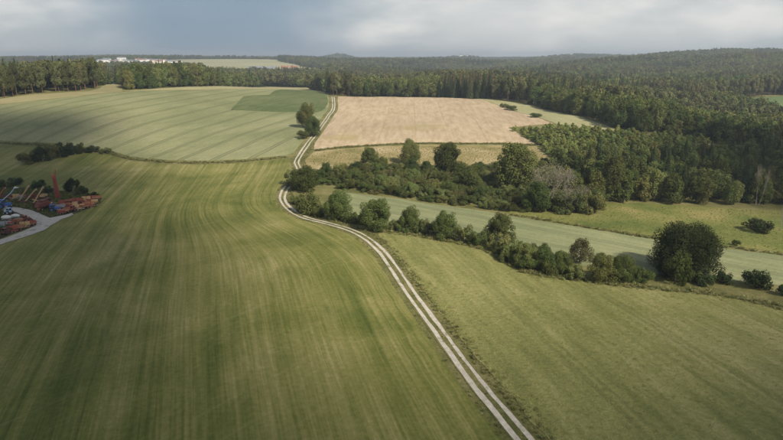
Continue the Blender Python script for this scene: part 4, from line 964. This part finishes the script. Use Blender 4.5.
ORD = ['first', 'second', 'third', 'fourth', 'fifth', 'sixth', 'seventh', 'eighth', 'ninth']
def implement_row(rowname, a, b, kinds, rz):
    for q, (kd, col) in enumerate(kinds):
        f = q / (len(kinds) - 1); u, v = a[0] + (b[0] - a[0]) * f, a[1] + (b[1] - a[1]) * f
        cn = {'red_paint': 'red', 'orange_paint': 'orange', 'tan_paint': 'tan', 'dark_red': 'dark red', 'blue_paint': 'blue', 'grey_steel': 'grey'}[col]
        lb = '%s %s, %s from the left in the %s' % (cn, {'w': 'low wagon', 'h': 'tined harrow', 'd': 'seed drill', 't': 'small tractor'}[kd], ORD[q], rowname); r = rz + random.uniform(-.15, .15)
        if kd == 'w': wagon(lb, u, v, r + R(90) * (q % 2), 3.0, 1.6, random.uniform(.35, .8), col)
        elif kd == 'h': harrow(lb, u, v, r, random.uniform(2.8, 3.8), 2.0, col)
        elif kd == 'd': harrow(lb, u, v, r, random.uniform(2.4, 3.2), 1.6, col, True)
        else: tractor(lb, u, v, r + 1.2, col, .8)
implement_row('back implement row by the drive', (64, 206), (97, 200.5), [('h', 'red_paint'), ('d', 'dark_red'), ('h', 'red_paint'), ('w', 'red_paint'), ('h', 'tan_paint'), ('h', 'red_paint'), ('w', 'orange_paint')], .25)
implement_row('middle implement row by the drive', (61, 210), (95, 204), [('w', 'grey_steel'), ('h', 'orange_paint'), ('d', 'red_paint'), ('w', 'tan_paint'), ('h', 'dark_red'), ('w', 'orange_paint'), ('h', 'red_paint'), ('d', 'tan_paint')], .28)
implement_row('front implement row by the drive', (62, 214.5), (91, 207.5), [('d', 'red_paint'), ('w', 'orange_paint'), ('t', 'red_paint'), ('h', 'tan_paint'), ('w', 'red_paint'), ('h', 'orange_paint')], .3)
implement_row('row under the tan conveyors', (8, 200), (44, 199), [('w', 'dark_red'), ('h', 'tan_paint'), ('d', 'grey_steel'), ('w', 'dark_red'), ('h', 'dark_red'), ('w', 'tan_paint')], .1)
implement_row('near row inside the drive loop', (6, 235), (31, 226.5), [('t', 'dark_red'), ('h', 'red_paint'), ('w', 'orange_paint'), ('h', 'tan_paint'), ('w', 'red_paint')], .4)
implement_row('second row inside the drive loop', (5, 228), (26, 222), [('h', 'grey_steel'), ('w', 'red_paint'), ('d', 'orange_paint'), ('t', 'red_paint')], .3)
tank('white tank trailer on the grass inside the drive loop', 7, 221.5, .2, .85, 'white_paint'); tank('pale tank trailer behind the red wagons inside the loop', 16, 219.5, .3, .75, 'white_paint')
tractor('pale blue tractor at the back of the drive loop', 9, 215, 2.8, 'pale_blue', .9)

# ------------------------------------------------------------------ village and far farm
def house(name, label, cat, x, y, w, d, h, rz, wall, roof, group, roof_h=None, dz=0):
    o = thing(name, label, cat, (x, y, h1(x, y) + dz), rz, group); rh = roof_h if roof_h is not None else d * .38
    part(o, 'wall', wall, [((0, 0, h / 2 - .5), (w, d, h + 1))])
    V = [(-w / 2 - .4, -d / 2 - .5, h), (w / 2 + .4, -d / 2 - .5, h), (w / 2 + .4, d / 2 + .5, h), (-w / 2 - .4, d / 2 + .5, h), (-w / 2 - .4, 0, h + rh), (w / 2 + .4, 0, h + rh)]
    me = bpy.data.meshes.new('roof'); me.from_pydata([(a, b, c + .02) for a, b, c in V], [], [(0, 1, 5, 4), (2, 3, 4, 5), (0, 4, 3), (1, 2, 5), (3, 2, 1, 0)]); me.materials.append(M[roof]); r = obj('roof', me, o)
    part(r, 'chimney', 'render_white', [((w * .2, d * .12, h + rh), (.7, .7, 1.6))])
    for k in range(max(2, int(w / 4))):
        for z in np.arange(1.6, h - 1, 2.8): part(o, 'window', 'dark_glass', [((-w / 2 + (k + .5) * w / max(2, int(w / 4)), -d / 2 - .01, z + .2), (1.3, .08, 1.4))])
    return o
for k in range(30):
    u = 97 + k * 2.85 + random.uniform(-1, 1); Y = random.uniform(1830, 2080); x = (u - 391.5) / 620 * Y
    big = k in (3, 4, 9, 16, 17, 21); w = random.uniform(20, 32) if big else random.uniform(11, 17)
    house('house', ('long white building' if big else random.choice(['white house', 'pale house'])) + ' among the far village roofs behind the left wood', 'house', x, Y, w, random.uniform(9, 12), random.uniform(11, 15) if big else random.uniform(7, 11), random.uniform(-.5, .5),
          random.choice(['render_white', 'render_white', 'render_white', 'render_cream', 'render_white']), random.choice(['roof_red', 'roof_grey', 'roof_grey']), 'houses of the far village', 2.2, 3.0)
for u, Y, w, h, wl, rf, lb in [(256, 1440, 34, 6, 'roof_grey', 'roof_grey', 'long dark grey barn of the far farm'), (268, 1420, 26, 6, 'roof_grey', 'roof_grey', 'second dark grey barn of the far farm'), (274, 1400, 11, 9, 'render_white', 'roof_grey', 'small white gabled house beside the far barns'),
                               (285, 1425, 16, 9, 'render_white', 'roof_red', 'cream house right of the far white house'), (294, 1435, 15, 9, 'render_cream', 'roof_red', 'rightmost cream house of the far farm')]:
    house('barn' if 'barn' in lb else 'house', lb, 'barn' if 'barn' in lb else 'house', (u - 391.5) / 620 * Y, Y, w, 11, h, .15, wl, rf, 'buildings of the far farm', 4.0)
for u, Y, w, h, lb in [(461, 3480, 22, 14, 'left white building on the wooded horizon hill'), (467, 3470, 16, 12, 'middle white building on the wooded horizon hill'), (474, 3490, 30, 9, 'right white building on the wooded horizon hill')]:
    house('house', lb, 'house', (u - 391.5) / 620 * Y, Y, w, 14, h, 0, 'render_white', 'roof_grey', 'white buildings on the horizon hill', dz=4)

# ------------------------------------------------------------------ unseen clouds shading parts of the land, high above and behind the camera
def cloud(label, cx, cy, rx, ry, seed, alt=850.0):
    g = random.Random(seed); bm = bmesh.new(); off = Vector((to_sun.x, to_sun.y, to_sun.z)) * (alt / to_sun.z)
    for k in range(26):
        a = g.uniform(0, 6.28); q = math.sqrt(g.random()) * .85; s = g.uniform(.35, .6)
        bmesh.ops.create_icosphere(bm, subdivisions=3, radius=1, matrix=Matrix.Translation((math.cos(a) * q * rx, math.sin(a) * q * ry, g.uniform(-10, 25))) @ Matrix.Diagonal((rx * s, ry * s, min(rx, ry) * .3 * s + 14, 1)))
    for v in bm.verts: v.co += Vector((g.uniform(-3, 3), g.uniform(-3, 3), g.uniform(-3, 3)))
    me = bpy.data.meshes.new('cloud'); bm.to_mesh(me); bm.free(); me.materials.append(M['cloud']); o = obj('cloud', me); o.location = (cx + off.x, cy + off.y, off.z)
    tag(o, label, kind='stuff')
def cloud_mat():
    m = bpy.data.materials.new('cloud_vapour'); m.use_nodes = True; N = m.node_tree.nodes; L = m.node_tree.links; N.clear()
    out = N.new('ShaderNodeOutputMaterial'); t = N.new('ShaderNodeBsdfTransparent'); d = N.new('ShaderNodeBsdfTranslucent'); d.inputs[0].default_value = (.9, .9, .9, 1); mx = N.new('ShaderNodeMixShader'); mx.inputs[0].default_value = .72
    L.new(t.outputs[0], mx.inputs[1]); L.new(d.outputs[0], mx.inputs[2]); L.new(mx.outputs[0], out.inputs[0]); return m
M['cloud'] = cloud_mat()
for lb, cx, cy, rx, ry, sd in [('drifting cloud shading the left end of the upper grain field', -300, 335, 120, 75, 3), ('drifting cloud shading the yard', -185, 225, 95, 85, 13), ('drifting cloud shading the near left meadow', -130, 120, 90, 75, 4), ('unseen cloud added to darken the lower left meadow corner', -112, 58, 75, 52, 14),
                               ('unseen cloud added to darken the near right grain', 100, 28, 85, 45, 5), ('unseen cloud added to darken the land under the camera', -10, 5, 130, 62, 6), ('unseen cloud added to darken the far end of the right wood', 215, 265, 75, 70, 8)]:
    cloud(lb, cx, cy, rx, ry, sd)  # lower corner, near and right-wood clouds are added only to darken the picture edges

# ------------------------------------------------------------------ haze
def haze():
    x0, x1, y0, y1 = EXT; bm = bmesh.new(); z0, z1 = -11, 112
    bmesh.ops.create_cube(bm, size=1, matrix=Matrix.Translation(((x0 + x1) / 2, (y0 + y1) / 2, (z0 + z1) / 2)) @ Matrix.Diagonal((x1 - x0 + 60, y1 - y0 + 60, z1 - z0, 1)))
    me = bpy.data.meshes.new('haze'); bm.to_mesh(me); bm.free(); m = bpy.data.materials.new('haze_air'); m.use_nodes = True; N = m.node_tree.nodes; N.clear()
    out = N.new('ShaderNodeOutputMaterial'); v = N.new('ShaderNodeVolumePrincipled'); v.inputs['Color'].default_value = (.80, .90, 1.0, 1); v.inputs['Density'].default_value = 0.0002; v.inputs['Anisotropy'].default_value = 0.35
    m.node_tree.links.new(v.outputs[0], out.inputs['Volume']); me.materials.append(m); tag(obj('haze', me), 'thin blue summer haze over the whole landscape', kind='stuff')
haze()
